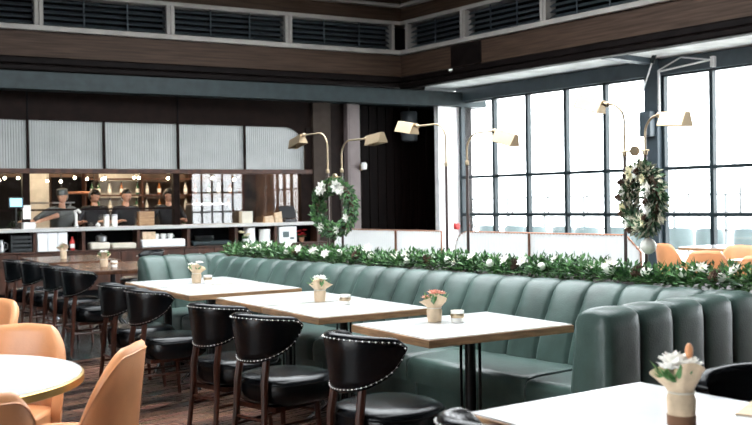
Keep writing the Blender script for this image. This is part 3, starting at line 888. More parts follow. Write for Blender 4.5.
# ------------------------------------------------------------------ brass floor lamps standing on the ledge
def picture_lamp(y, sgn, zarm, reach, label, twist=0.0, drop=R(14), shade=.20, zj=1.72):
    t = empty('brass_lamp', (5.16, y, .88), (R(90) if sgn > 0 else R(-90)) + twist, label, 'lamp', 'brass picture lamps on the ledge')
    zj -= .88; za = zarm - .88
    MB().lathe([(.05, 0), (.05, .012), (.02, .02)], n=20).build('base', 'bronze', t)
    MB().tube([(0, 0, .015), (0, 0, zj)], .0115, 10).build('lower_pole', 'bronze', t)
    MB().lathe([(.013, 0), (.016, .004), (.016, .03), (.011, .036)], (0, 0, zj - .02), n=12).build('collar', 'brass', t)
    rr_ = min(.13, reach - .01)
    pts = [(0, 0, zj)] + [(rr_ - rr_ * C(R(a)), 0, za - rr_ + rr_ * S(R(a))) for a in range(0, 91, 10)]
    pts += [(reach, 0, za)]
    MB().tube(pts, .0075, 10).build('arm', 'brass', t)
    h = MB(); mt = Matrix.Translation((reach, 0, za)) @ Matrix.Rotation(drop, 4, 'Y')
    def P(x, y_, z): return mt @ Vector((x, y_, z))
    h.tube([P(-.01, 0, 0), P(.05, 0, .0)], .012, 10)
    h.ell(P(0, 0, 0), .019, 12, 8); h.build('swivel', 'brass', t)
    # roof-shaped shade, open below
    L = shade; x0 = .03
    sec = [(-.052, -.066), (-.020, .020), (.020, .020), (.052, -.066)]
    s = MB(); vs = []; th = .003
    for x in (x0, x0 + L):
        for (yy, zz) in sec: vs.append(P(x, yy, zz))
        for (yy, zz) in sec[::-1]: vs.append(P(x, yy * .95, zz - th * 1.4))
    fs = []
    for j in range(8): fs.append((j, (j + 1) % 8, 8 + (j + 1) % 8, 8 + j))
    fs += [(0, 1, 6, 7), (1, 2, 5, 6), (2, 3, 4, 5), (8, 9, 14, 15), (9, 10, 13, 14), (10, 11, 12, 13)]
    s.add(vs, fs)
    for x in (x0, x0 + L - .003):
        a = [P(x, yy * .97, zz - .002) for yy, zz in sec]; b = [P(x + .003, yy * .97, zz - .002) for yy, zz in sec]
        s.add(a + b, [(0, 1, 2, 3), (7, 6, 5, 4), (0, 1, 5, 4), (1, 2, 6, 5), (2, 3, 7, 6), (3, 0, 4, 7)])
    so = s.build('shade', 'brass', t, smooth=False)
    MB().tube([P(x0 + .03, 0, -.02), P(x0 + L - .03, 0, -.02)], .012, 10).build('tube_bulb', 'white_enamel', so)
    return t
picture_lamp(7.20, 1, 2.08, .38, 'brass picture lamp over the farther wreath, reaching towards the frosted bar panels')
picture_lamp(6.98, -1, 1.985, .37, 'brass picture lamp over the farther wreath, reaching towards the dark timber doors', drop=R(-6))
picture_lamp(5.58, 1, 2.045, .34, 'brass picture lamp in front of the dark timber doors, its pole before the white column', drop=R(-10))
picture_lamp(5.34, -1, 1.945, .30, 'brass picture lamp against the window mullions, paired with the one before the dark doors', drop=R(16))
picture_lamp(3.86, 1, 2.05, .13, 'brass picture lamp above the nearer wreath, its open underside showing, turned to the bar', twist=R(4), drop=R(-16))
picture_lamp(3.70, -1, 1.945, .12, 'brass picture lamp above the nearer wreath, turned to the big window column', twist=R(-8), drop=R(4))

# brass clips between the poles that the wreaths hang from
def clip(y, z, label):
    t = empty('brass_clip', (5.16, y, z), 0, label, 'clip', 'brass clips between the lamp poles')
    MB().tube([(0, -.11, 0), (0, .11, 0)], .006, 8).build('bar', 'brass', t)
    MB().lathe([(.01, -.012), (.032, -.01), (.032, .01), (.01, .012)], n=16, mtx=Matrix.Rotation(R(90), 4, 'Y')).build('disc', 'brass', t)
clip(7.09, 1.66, 'brass clip joining the lamp poles above the farther wreath')
clip(3.78, 1.73, 'brass clip joining the lamp poles above the nearer wreath')

# ------------------------------------------------------------------ wreaths
def wreath(loc, rz, Rm, tr, label, leafm, leafm2, n, flw, cones, seed):
    rnd.seed(seed)
    t = empty('wreath', loc, rz, label, 'wreath', 'wreaths hung between brass lamps')
    MB().tube([(0, Rm * C(2 * PI * k / 40), Rm * S(2 * PI * k / 40)) for k in range(40)], .022, 8, closed=True).build('ring', 'pine_brown', t)
    for nm, m, cnt in (('foliage', leafm, n), ('fine_leaves', leafm2, int(n * .8))):
        mb = MB()
        for k in range(cnt):
            a = rnd.uniform(0, 2 * PI); b = rnd.uniform(0, 2 * PI); q = tr * rnd.uniform(.2, .8)
            er = Vector((0, C(a), S(a))); et = Vector((0, -S(a), C(a))); ex = Vector((1, 0, 0))
            p = er * (Rm + q * C(b)) + ex * q * S(b)
            d = (er * C(b) + ex * S(b)) * .8 + et * rnd.uniform(.2, 1.1) + Vector((rnd.uniform(-.3, .3),) * 3)
            mb.leaf(p, d, (rnd.uniform(-1, 1), rnd.uniform(-1, 1), rnd.uniform(-1, 1)), rnd.uniform(.03, .058), rnd.uniform(.016, .026))
        mb.build(nm, m, t, smooth=False)
    for a, s, m in flw:
        mb = MB(); a = R(a)
        p = Vector((-tr * .75, (Rm) * C(a), Rm * S(a)))
        for ring, (nn, el, L) in enumerate(((7, .3, .055), (6, .8, .045), (4, 1.6, .035))):
            for k in range(nn):
                b = 2 * PI * k / nn + ring
                mb.leaf(p, (-el, C(b), S(b)), (-1, 0, 0), L * s, L * .75 * s)
        mb.build('blossom', m, t, smooth=False)
    for a, rr_ in cones:
        mb = MB(); a = R(a); p = Vector((-tr * .7, (Rm + rr_) * C(a), (Rm + rr_) * S(a)))
        for lay in range(5):
            for k in range(8):
                b = 2 * PI * k / 8 + lay * .4
                mb.leaf(p + Vector((-.008 * lay, 0, 0)), (-.5 - .2 * lay, C(b), S(b)), (-1, 0, 0), .04 - .006 * lay, .02)
        mb.build('pine_cone', 'pine_brown', t, smooth=False)
    return t
# local y-z plane; +y is towards the bar
wreath((5.05, 6.95, 1.376), R(10), .21, .07, 'dark green leafy wreath with white flowers, hung from the farther pair of brass lamps', 'dark_leaf', 'leaf', 1000,
       [(62, 1.3, 'white_petal'), (50, 1.0, 'white_petal'), (112, 1.3, 'white_petal'), (128, 1.1, 'white_petal'), (-110, .8, 'white_petal'), (-55, .9, 'white_petal'), (205, .8, 'white_petal')], [], 21)
wreath((4.985, 3.60, 1.414), R(-27), .175, .065, 'frosted wreath with pine cones and cream flowers, hung from the nearer pair of brass lamps', 'dark_leaf', 'sage_leaf', 900,
       [(75, 1.2, 'cream_petal'), (20, .8, 'white_petal'), (100, 1.0, 'white_petal'), (160, 1.1, 'white_petal'), (195, 1.1, 'white_petal'), (-60, 1.0, 'white_petal'), (-20, .9, 'cream_petal'), (230, .8, 'cream_petal'), (135, .9, 'cream_petal')],
       [(60, 0), (35, .02), (5, .02), (-30, 0), (215, .02), (110, .01), (185, 0), (-75, .02)], 22)
hb = bauble((4.985, 3.56, 1.125), .05, 'pearly white bauble hanging just under the nearer wreath', None)
MB().tube([(0, 0, .058), (0, 0, .11)], .0015, 4).build('hanging_loop', 'brass', hb)

# ------------------------------------------------------------------ kraft-wrapped flowers and candles
def flower_pot(loc, rz, label, group, seed, m1='white_petal', h=1.0, leafy=.6, orange=False, fs=1.0):
    rnd.seed(seed)
    t = empty('flower_pot', loc, rz, label, 'flowers', group)
    def wr(u, v):
        a = 2 * PI * u
        pr = [(.028, 0), (.038, .002), (.040, .03), (.043, .07), (.036, .088), (.042, .105), (.058, .135), (.066, .15), (.060, .146), (.030, .10)]
        r, z = pr[int(round(v * 9))]
        j = max(0, (z - .085) / .065)
        r *= 1 + .30 * j * S(3 * a + seed) + .12 * j * S(7 * a); z += j * .025 * S(2 * a + seed * 1.7)
        return Vector((r * C(a), r * S(a), z * h))
    mb = MB().grid(wr, 40, 10, cu=True); mb.f.append(tuple(i * 10 for i in range(40)))
    w = mb.build('kraft_wrap', 'kraft', t, angle=70)
    MB().tube([(.0385 * C(2 * PI * k / 20), .0385 * S(2 * PI * k / 20), .088 * h) for k in range(20)], .003, 5, closed=True).build('twine', 'cream_fabric', w)
    lf = MB()
    for k in range(int(46 * leafy)):
        a = rnd.uniform(0, 2 * PI); r = rnd.uniform(0, .04)
        lf.leaf((r * C(a), r * S(a), .11 * h), (C(a) * .8, S(a) * .8, rnd.uniform(.5, 1.7)), (0, 0, 1), rnd.uniform(.05, .085), rnd.uniform(.02, .032))
    lf.build('leaves', 'leaf', t, smooth=False)
    fl = MB()
    for q in range(5):
        a = 2 * PI * q / 5 + seed; r = .012 + .022 * (q % 2) + .012
        p = Vector((r * C(a), r * S(a), (.155 + rnd.uniform(-.01, .03)) * h))
        for ring, (nn, el, L) in enumerate(((6, .35, .032 * fs), (5, 1.0, .026 * fs))):
            for k in range(nn):
                b = 2 * PI * k / nn + ring
                fl.leaf(p, (C(b) + C(a) * .3, S(b) + S(a) * .3, el), (0, 0, 1), L, L * .8)
    fl.build('flowers', m1, t, smooth=False)
    if orange:
        MB().ell((-.02, .012, .195 * h), (.012, .012, .024), 10, 8).build('seed_pod', 'tan_leather', t)
    return t
GK = 'kraft-wrapped flowers on the tables'
fp = [
 ((2.435, 1.63, .752), 'kraft-wrapped white flowers on the front marble table, largest in the photo', 3, True, 1.12),
 ((3.53, 3.93, .752), 'kraft-wrapped flowers with spreading pink and green leaves on the single marble table', 4, False, .9),
 ((3.71, 5.29, .752), 'kraft-wrapped flowers on the middle marble table pair, standing on its seam', 5, False, .92),
 ((3.86, 7.34, .752), 'kraft-wrapped pale flowers on the far marble table pair by the bench', 6, False, .95),
 ((4.19, 10.13, .752), 'pale potted flowers with green leaves on the nearer dark wooden table', 7, False, .95),
 ((4.5, 12.2, .752), 'white bouquet on the farthest dark wooden table by the bar', 8, False, 1.15)]
for k, (p, lb, sd, og, h) in enumerate(fp):
    flower_pot(p, sd * .9, lb, GK, sd, 'white_petal' if k != 1 else 'pink_petal', h, [.6, .8, .55, .5, .9, .25][k], og, 1.5 if k == 0 else 1.0)
MB().lathe([(.03, .0), (.0415, .001), (.0425, .032), (.03, .033)], n=24).build('pot_base', 'kraft_brown', [o for o in col.objects if o.name == 'flower_pot'][0])
def votive(loc, label, group):
    t = empty('candle_glass', loc, 0, label, 'candle', group)
    MB().lathe([(.03, 0), (.034, .003), (.037, .068), (.0345, .068), (.032, .05), (.01, .05)], n=24).build('cup', 'votive_white', t)
    MB().lathe([(.0372, .028), (.0380, .029), (.0383, .05), (.0376, .051)], n=24).build('band', 'brass', t)
    MB().lathe([(.003, .046), (.033, .046), (.033, .055), (.003, .056)], n=20).build('wax', 'wax', t)
    MB().tube([(0, 0, .055), (.001, 0, .064)], .0012, 4).build('wick', 'near_black', t)
    return t
GV = 'white candle glasses on the tables'
v0 = votive((3.60, 3.82, .752), 'white candle glass next to the flowers on the single marble table', GV)
copy_tree(v0, (3.715, 5.01, .752), 0, 'white candle glass on the near half of the middle table pair', GV)
copy_tree(v0, (3.93, 7.27, .752), 0, 'white candle glass beside the flowers on the far table pair', GV)
copy_tree(v0, (4.26, 10.02, .752), 0, 'white candle glass on the nearer dark wooden table', GV)
# kraft menu on the front table
mn = MB().box(-.21, .0, -.30, 0, .0, .006)
o = mn.build('kraft_menu', 'kraft', None, (2.862, 1.655, .7525), R(17), smooth=False); tag(o, 'plain tan kraft menu lying at the front corner of the marble table', 'menu')

# ------------------------------------------------------------------ small fixtures
r = empty('security_camera', (11.585, 12.36, 3.74), 0, 'small white dome security camera on the dark coffer edge near the corner', 'camera')
MB().lathe([(.045, .03), (.05, .02), (.05, 0), (.03, -.008)], n=20).build('base', 'plastic_white', r)
MB().ell((0, 0, -.01), (.036, .036, .04), 16, 10).build('dome', 'plastic_black', r)
o = box('access_hatch', 'moulding_wood', 0, .02, -.38, .38, -.19, .19, bevel=.004); o.location = (11.62, 12.03, 3.995); tag(o, 'small square grey hatch panel in the wooden coffer face on the window side', 'hatch')
r = empty('hanging_speaker', (12.2, 14.25, 2.62), 0, 'grey cylinder speaker hanging before the dark timber doors', 'speaker')
MB().lathe([(.02, 0), (.15, .005), (.165, .03), (.165, .56), (.15, .58), (.02, .582)], n=28).build('body', 'speaker_grey', r)
MB().lathe([(.02, -.006), (.14, -.006), (.145, .004)], n=28).build('grille', 'plastic_black', r)
MB().tube([(0, 0, .58), (0, 0, .70)], .015, 8).build('stem', 'plastic_black', r)
r = empty('wall_sconce', (11.07, 14.34, 2.1), 0, 'small pale wall sconce on the edge of the grey pilaster', 'light')
MB().box(-.02, .02, -.0, .04, -.06, .06).build('back_plate', 'brass', r, bevel=.004)
MB().lathe([(.02, -.05), (.055, -.04), (.06, .05), (.045, .085), (.02, .09)], (.02, -.05, 0), n=18).build('shade', 'white_enamel', r)
r = empty('fire_bell', (12.86, 13.62, .93), 0, 'red round fire alarm bell low on the white corner column', 'alarm')
MB().lathe([(.02, 0), (.06, .006), (.066, .02), (.05, .04), (.02, .045)], n=24, mtx=Matrix.Rotation(R(90), 4, 'X')).build('gong', 'red_paint', r)
MB().box(-.06, .06, 0, .04, -.06, .06).build('back_box', 'red_paint', r, bevel=.005)
o = MB().box(-.07, .07, -.10, .10, -.2, .2).build('mounted_box', 'column_steel', None, (WX - .235, 9.11, 2.60), bevel=.01); tag(o, 'grey metal box fixed to the big window column under the brass lamp', 'box')
# white steel window opener: bracket, rod and spotlight
r = empty('window_bracket', (WX - .12, 8.95, 3.42), 0, 'white steel bracket with diagonal brace fixed on the window beam beside the big column', 'bracket')
MB().tube([(-.02, 0, 0), (-.10, -.95, .06)], .014, 8).tube([(-.10, -.95, .06), (-.05, -.42, .17)], .012, 8).tube([(-.05, -.42, .17), (-.02, 0, .02)], .012, 8).build('arm', 'plastic_white', r)
MB().tube([(-.02, 0, .02), (-.02, 0, -.75)], .02, 8).build('post', 'plastic_white', r)
MB().box(-.05, .12, -.98, -.92, -.04, .12).build('end_plate', 'plastic_white', r, smooth=False)
r = empty('window_pole', (WX - .46, 9.25, 2.55), 0, 'thin white diagonal pole with a grey handle, leaning up across the window column', 'pole')
MB().tube([(0, 0, 0), (0, -.42, 1.02)], .012, 8).build('rod', 'plastic_white', r)
MB().tube([(0, -.40, .97), (0, -.49, 1.18)], .035, 12).build('handle', 'frame_steel', r)
# ------------------------------------------------------------------ bar counter
def bar_empty(name, s, off, z, label, cat, group=None, rz=0.0):
    return empty(name, barpt(s, off, z), BR + rz, label, cat, group)
bc = bar_empty('bar_counter', 0, 0, 0, 'long bar counter with pale top, open bays and wooden drawers below', 'counter')
box('worktop', 'counter_white', -3.0, 5.6, -.36, .2, 1.035, 1.09, bc, bevel=.006)
box('back_panel', 'near_black', -3.0, 5.6, -.03, .0, .70, 1.035, bc)
box('shelf', 'bar_wood', -3.0, 5.6, -.34, -.03, .70, .725, bc, bevel=.004)
for s in (-1.6, -.4, .495, 1.24, 2.13, 2.98, 3.84, 4.58, 5.42):
    box('divider', 'bar_wood', s - .025 if s != 3.84 else s - .03, s + .025, -.33, -.03, .725, 1.035, bc)
box('cabinet_body', 'bar_wood', -3.0, 5.6, -.30, 0, .08, .70, bc)
box('kick_plate', 'near_black', -3.0, 5.6, -.26, 0, 0, .08, bc)
for k in range(16):
    a = -2.98 + k * .535
    d = box('drawer', 'bar_wood', a, a + .515, -.325, -.30, .50, .685, bc, bevel=.006)
    kn = MB().lathe([(.006, 0), (.006, .012), (.013, .018), (.011, .026), (.003, .028)], n=12, mtx=Matrix.Translation((a + .2575, -.325, .60)) @ Matrix.Rotation(R(90), 4, 'X'))
    kn.build('knob', 'nail_metal', d)
    box('door_panel', 'bar_wood', a, a + .515, -.325, -.30, .10, .485, bc, bevel=.006)

Z = .7255
def bar_box(name, m, s0, s1, o0, o1, z0, z1, label, cat, group=None, bevel=.006):
    sc, oc = (s0 + s1) / 2, (o0 + o1) / 2
    o = MB().box(s0 - sc, s1 - sc, o0 - oc, o1 - oc, 0, z1 - z0).build(name, m, None, barpt(sc, oc, z0), BR, bevel=bevel)
    return tag(o, label, cat, group)
r = bar_empty('slatted_crate', .30, -.18, Z, 'dark slatted crate in the bay beside the white boxes', 'crate')
MB().box(-.155, .155, -.11, .11, 0, .02).box(-.155, .155, .09, .11, .02, .27).box(-.155, -.135, -.11, .09, .02, .27).box(.135, .155, -.11, .09, .02, .27).build('body', 'crate_black', r, smooth=False)
for k in range(4): MB().box(-.155, .155, -.125, -.11, .02 + k * .065, .06 + k * .065).build('slat', 'crate_black', r, smooth=False)
r = bar_empty('steel_jug', .0, -.2, Z, 'pale steel jug at the left end of the bar bays', 'jug')
MB().lathe([(.05, 0), (.065, .01), (.07, .12), (.05, .18), (.055, .2), (.045, .2)], n=20).build('body', 'stainless', r)
MB().tube([(.06, 0, .16), (.11, 0, .14), (.11, 0, .07), (.068, 0, .04)], .008, 8).build('handle', 'stainless', r)
for k, lb in enumerate(('white upright box under the counter, the one beside the black crate', 'white upright box under the counter, in the middle of the three', 'white upright box under the counter, the one nearest the red bottle')):
    bar_box('white_box', 'white_box', .535 + k * .152, .535 + k * .152 + .148, -.33, -.08, Z, 1.025, lb, 'box', 'white boxes under the counter')
r = bar_empty('red_bottle', 1.09, -.2, Z, 'red bottle standing under the counter beside the white boxes', 'bottle')
MB().lathe([(.03, 0), (.038, .01), (.038, .14), (.014, .19), (.014, .22), (.01, .22)], n=18).build('body', 'red_paint', r)
MB().lathe([(.0385, .04), (.039, .045), (.039, .1), (.0385, .105)], n=18).build('paper_band', 'paper', r)
for k, (s0, s1, h, m, lb) in enumerate([(1.35, 1.66, .115, 'cream_fabric', 'short cream cushion lying in the open bay by the bouquet'),
    (1.69, 2.09, .095, 'cream_fabric', 'thin cream cushion lying in the open bay above the potted flowers'),
    (2.18, 2.92, .135, 'white_box', 'long pale grey cushion filling the bay behind the green bench end'),
    (3.05, 3.75, .08, 'steel_beam', 'flat grey cushion in the bay with the shiny trays')]):
    o = bar_box('flat_cushion', m, s0, s1, -.34, -.06, Z, Z + h, lb, 'cushion', 'cushions in the bar bays', .025)
for k, s in enumerate((2.46, 2.58, 2.70)):
    r = bar_empty('white_cup', s, -.2, Z + .135, ('white cup standing on the long pale cushion, the left one of three', 'white cup standing on the long pale cushion, the middle one of three', 'white cup standing on the long pale cushion, the right one of three')[k], 'cup', 'cups on the pale cushion')
    MB().lathe([(.025, 0), (.04, .03), (.045, .09), (.041, .09), (.03, .03), (.005, .02)], n=18).build('bowl', 'white_enamel', r)
    MB().tube([(.042, 0, .07), (.066, 0, .06), (.062, 0, .03), (.038, 0, .025)], .005, 6).build('handle', 'white_enamel', r)
bar_box('paper_parcel', 'kraft', 2.2, 2.42, -.3, -.12, Z + .135, .99, 'tan paper parcel on the long pale cushion under the counter', 'parcel')
for k in range(3):
    o = MB().lathe([(.02, 0), (.13, .0), (.17, .022), (.165, .024), (.12, .008), (.02, .008)], n=28).build('steel_tray', 'stainless', None, barpt(3.3, -.2, Z + .08 + k * .03), 0)
    tag(o, ('round steel tray at the bottom of the stack under the counter', 'round steel tray in the middle of the stack under the counter', 'round steel tray on top of the stack under the counter')[k], 'tray', 'steel trays under the counter')
r = bar_empty('steel_kettle', 1.55, -.2, Z + .115, 'shiny steel pot standing on the short cream cushion in the bar bay', 'pot')
MB().lathe([(.04, 0), (.085, .01), (.09, .09), (.07, .11), (.01, .12)], n=22).build('body', 'stainless', r)
MB().lathe([(.006, .12), (.015, .13), (.012, .145), (.002, .148)], n=12).build('lid_knob', 'plastic_black', r)
for k, (s, h, rd) in enumerate(((4.13, .285, .10), (4.42, .25, .10))):
    r = bar_empty('white_canister', s, -.2, Z, ('taller white canister under the counter, just beside the cream flowers', 'shorter white canister under the counter, between the taller one and the white carton')[k], 'canister', 'white canisters under the counter')
    MB().lathe([(rd * .9, 0), (rd, .008), (rd, h * .86), (rd * .97, h * .87)], n=28).build('body', 'white_enamel', r)
    MB().lathe([(rd * .97, h * .87), (rd * 1.02, h * .88), (rd * 1.0, h), (.02, h)], n=28).build('lid', 'white_enamel', r)
r = bar_empty('white_carton', 4.82, -.2, Z, 'white carton with pale blue marks in the bay beside the red flowers', 'carton')
MB().box(-.17, .17, -.12, .12, 0, .29).build('body', 'white_box', r, bevel=.006)
MB().box(-.1, .02, -.1215, -.12, .1, .2).box(.04, .12, -.1215, -.12, .06, .1).build('printed_patch', 'pale_blue', r, smooth=False)
def vase_flowers(s, off, z, label, m, name, nf, spread, pot_m, seed, h=.12):
    rnd.seed(seed)
    r = bar_empty(name, s, off, z, label, 'flowers')
    MB().lathe([(.03, 0), (.042, .01), (.05, h * .8), (.045, h), (.038, h), (.03, .02)], n=20).build('vase', pot_m, r)
    lf = MB()
    for k in range(22):
        a = rnd.uniform(0, 2 * PI); lf.leaf((0, 0, h), (C(a), S(a), rnd.uniform(.1, 1)), (0, 0, 1), spread * .9, .035)
    lf.build('leaves', 'leaf', r, smooth=False)
    fl = MB()
    for q in range(nf):
        a = 2 * PI * q / nf; rr_ = spread * rnd.uniform(.3, .9)
        p = Vector((rr_ * C(a), rr_ * S(a), h + rnd.uniform(.03, .12)))
        for ring in range(2):
            for k in range(6):
                b = PI / 3 * k + ring * .5; fl.leaf(p, (C(b), S(b), .3 + .6 * ring), (0, 0, 1), .055 - .012 * ring, .034)
    fl.build('flowers', m, r, smooth=False)
vase_flowers(3.97, -.42, Z - .02, 'cream flowers in a white vase before the counter, beside the white canisters', 'cream_petal', 'cream_flowers', 7, .1, 'white_enamel', 31)
vase_flowers(5.13, -.22, Z, 'red poinsettia in the bar bay beside the white carton', 'red_petal', 'red_poinsettia', 8, .12, 'kraft_brown', 32, .09)
# shelf for the cream flowers to stand on: ledge of the counter
box('front_ledge', 'bar_wood', 3.7, 4.2, -.50, -.34, .68, .705, bc, bevel=.004)

# on the counter
for k, (s, lb) in enumerate(((1.66, 'white cylinder jar on the counter top, the left of a pair before the kitchen'), (1.79, 'white cylinder jar on the counter top, the right of a pair before the kitchen'))):
    r = bar_empty('white_jar', s, -.12, 1.09, lb, 'jar', 'white jars on the counter')
    MB().lathe([(.04, 0), (.046, .006), (.046, .17), (.044, .175)], n=22).build('body', 'white_enamel', r)
    MB().lathe([(.047, .172), (.047, .2), (.01, .203)], n=22).build('lid', 'stainless', r)
o = bar_box('wood_block', 'edge_wood', 2.2, 2.46, -.12, 0, 1.09, 1.33, 'tan wooden stand on the counter between the two staff', 'stand')
o = bar_box('receipt_printer', 'plastic_white', .34, .52, -.26, -.1, 1.09, 1.19, 'small pale receipt printer on the counter below the blue screen', 'printer')
r = bar_empty('tablet', .25, -.15, 1.09, 'tablet with a glowing blue screen on a stand at the counter end', 'tablet')
MB().box(-.11, .11, -.02, 0, .33, .5).build('bezel', 'plastic_black', r, bevel=.006)
MB().box(-.09, .09, -.022, -.02, .35, .48).build('screen', 'screen_blue', r, smooth=False)
MB().tube([(0, 0, .01), (0, .0, .34)], .012, 8).box(-.07, .07, -.06, .06, 0, .012).build('stand', 'plastic_black', r)
o = MB().box(-.06, .06, -.004, 0, 0, .22).build('paper_sheet', 'paper', None, barpt(.43, -.031, 1.24), BR, smooth=False); tag(o, 'white sheet of paper pinned to the dark bar post', 'paper')
r = bar_empty('soda_tap', 1.2, .0, 1.09, 'white curved tap on the counter between the two leaning staff', 'tap')
MB().tube([(0, 0, 0), (0, 0, .2), (-.02, 0, .26), (.02, -.05, .28), (.05, -.08, .24)], .022, 10).build('spout', 'white_enamel', r)
MB().lathe([(.04, 0), (.04, .02), (.02, .03)], n=16).build('base', 'chrome', r)
r = bar_empty('sugar_bowl', 1.5, -.2, 1.09, 'little white lidded bowl on the counter below the dark shirts', 'bowl')
MB().lathe([(.02, 0), (.04, .02), (.04, .04), (.02, .06), (.006, .075), (.002, .08)], n=16).build('body', 'white_enamel', r)
r = bar_empty('till', 4.95, -.05, 1.09, 'black till terminal tilted back at the far end of the counter', 'till', None, R(10))
MB().box(-.13, .13, -.1, .12, 0, .06).build('base', 'plastic_black', r, bevel=.01)
MB().box(-.17, .17, -.012, .012, -.12, .12, Matrix.Translation((0, .02, .18)) @ Matrix.Rotation(R(-24), 4, 'X')).build('screen', 'plastic_black', r, bevel=.006)
MB().tube([(0, .03, .05), (0, .05, .18)], .025, 8).build('stand', 'plastic_black', r)
for k, (s, w, h, lb) in enumerate(((4.52, .17, .13, 'brown paper bag lying on the counter by the till, the smaller one'), (4.70, .14, .2, 'brown paper bag standing on the counter right beside the till'))):
    r = bar_empty('paper_bag', s, -.15, 1.09, lb, 'bag', 'paper bags on the counter')
    MB().add([(-w / 2, -.06, 0), (w / 2, -.06, 0), (w / 2, .06, 0), (-w / 2, .06, 0), (-w * .45, -.035, h * .8), (w * .4, -.04, h), (w * .42, .035, h * .95), (-w * .46, .03, h * .85)],
             [(0, 1, 5, 4), (1, 2, 6, 5), (2, 3, 7, 6), (3, 0, 4, 7), (0, 3, 2, 1), (4, 5, 6, 7)]).build('bag_body', 'kraft', r, smooth=False)
o = bar_box('pink_box', 'cream_fabric', 4.0, 4.2, -.2, -.05, 1.09, 1.3, 'small pale pink box on the counter before the reflecting pane', 'box')

# kitchen behind the panes
r = bar_empty('pass_shelf', .93, .95, 0, 'steel pass shelf on thin legs behind the leaning staff member', 'shelf')
box('shelf_board', 'stainless', -.42, .42, -.15, .15, 1.485, 1.51, r)
for sx in (-.40, .40): box('leg', 'stainless', sx - .012, sx + .012, .1, .124, 0, 1.485, r)
r = bar_empty('wall_shelving', 3.1, 2.85, 0, 'tall wooden shelving with bottles on the kitchen wall', 'shelf')
for z in (.9, 1.3, 1.62, 1.94): box('shelf_board', 'bar_wood', -1.15, 2.1, -.14, .14, z, z + .03, r)
for x in (-1.15, -.05, 1.0, 2.07): box('upright', 'bar_wood', x, x + .03, -.14, .14, 0, 2.3, r)
GBT = 'bottles on the kitchen shelves'
LB_ = 'small bottle on the kitchen shelves behind the bar glass'
def bottle(loc, m, sc):
    t = empty('bottle', loc, BR, LB_, 'bottle', GBT)
    MB().lathe([(.028, 0), (.034, .005), (.034, .14), (.013, .19), (.013, .24), (.01, .24)], n=14).build('body', m, t)
    MB().lathe([(.0145, .225), (.0145, .25), (.004, .252)], n=10).build('cap', 'plastic_black', t)
    MB().lathe([(.0345, .04), (.0348, .045), (.0348, .11), (.0345, .115)], n=14).build('paper_band', 'paper', t)
    return t
protos = [bottle(barpt(2.1, 2.8, z), m, 1) for z, m in ((1.33, 'amber_glass'), (1.65, 'green_glass'), (.93, 'clear_bottle'))]
rnd.seed(5)
for z in (.93, 1.33, 1.65):
    for k in range(12):
        s = 2.22 + k * .245 + rnd.uniform(-.04, .04)
        if s > 5: continue
        copy_tree(protos[(k + int(z * 10)) % 3], barpt(s, 2.8, z), BR, LB_, GBT)
r = bar_empty('heat_hood', 1.75, 2.4, 0, 'reddish copper heat lamp rail above the kitchen pass', 'hood')
MB().box(-.35, .35, -.06, .06, 1.66, 1.71).build('rail', 'copper', r, bevel=.01)
for sx in (-.3, .3): MB().tube([(sx, 0, 1.7), (sx, 0, 3.28)], .012, 6).build('rod', 'plastic_black', r)
r = bar_empty('coffee_machine', 3.72, .75, 0, 'dark coffee machine standing behind the glass in the reflecting bay', 'coffee machine')
box('worktable', 'stainless', -.45, .45, -.2, .3, .86, .9, r)
for sx in (-.42, .42): box('leg', 'stainless', sx - .02, sx + .02, -.15, -.11, 0, .86, r)
box('body', 'plastic_black', -.36, .36, -.15, .25, .9, 1.42, r, bevel=.02)
box('top_tray', 'chrome', -.36, .36, -.15, .25, 1.42, 1.46, r, bevel=.008)
# added bulbs on cords, standing in for reflections of ceiling lights
GBU = 'small warm bulbs hanging in the bar'
LBU = 'small warm glowing bulb hanging behind the bar glass just under the rail'
def refl_bulb(loc):
    t = empty('reflection_bulb', loc, 0, LBU, 'light', GBU)
    MB().ell((0, 0, 0), .022, 10, 8).build('bulb', 'bulb', t)
    MB().lathe([(.008, .02), (.014, .024), (.014, .05), (.004, .055)], n=10).build('socket', 'plastic_black', t)
    MB().tube([(0, 0, .05), (0, 0, 3.3 - loc[2])], .003, 4).build('cord', 'plastic_black', t)
    return t
pb = None
for (s, off, z) in [(-.1, .8, 1.83), (.06, .9, 1.86), (.17, 1.0, 1.88), (.3, 1.3, 1.93), (.47, 1.0, 1.92), (.98, 1.2, 1.88), (1.28, 1.6, 1.88), (1.42, 1.1, 1.93), (1.7, 1.4, 1.92), (1.87, 1.0, 1.9), (2.06, 1.6, 1.93), (2.46, .8, 1.92), (2.62, 1.7, 1.95), (3.05, 1.0, 1.92), (3.3, 1.5, 1.9), (3.9, 1.0, 1.92), (4.4, 1.2, 1.9)]:
    if pb is None: pb = refl_bulb(barpt(s, off, z))
    else: copy_tree(pb, barpt(s, off, z), 0, LBU, GBU)
for k, (s, off) in enumerate(((.3, 1.7), (2.2, 1.7), (4.2, 1.7))):
    L = bpy.data.lights.new('kitchen_light', 'POINT'); L.energy = 38; L.color = (1, .74, .48); L.shadow_soft_size = .12
    lo = bpy.data.objects.new('kitchen_light', L); col.objects.link(lo); lo.location = barpt(s, off, 2.7)

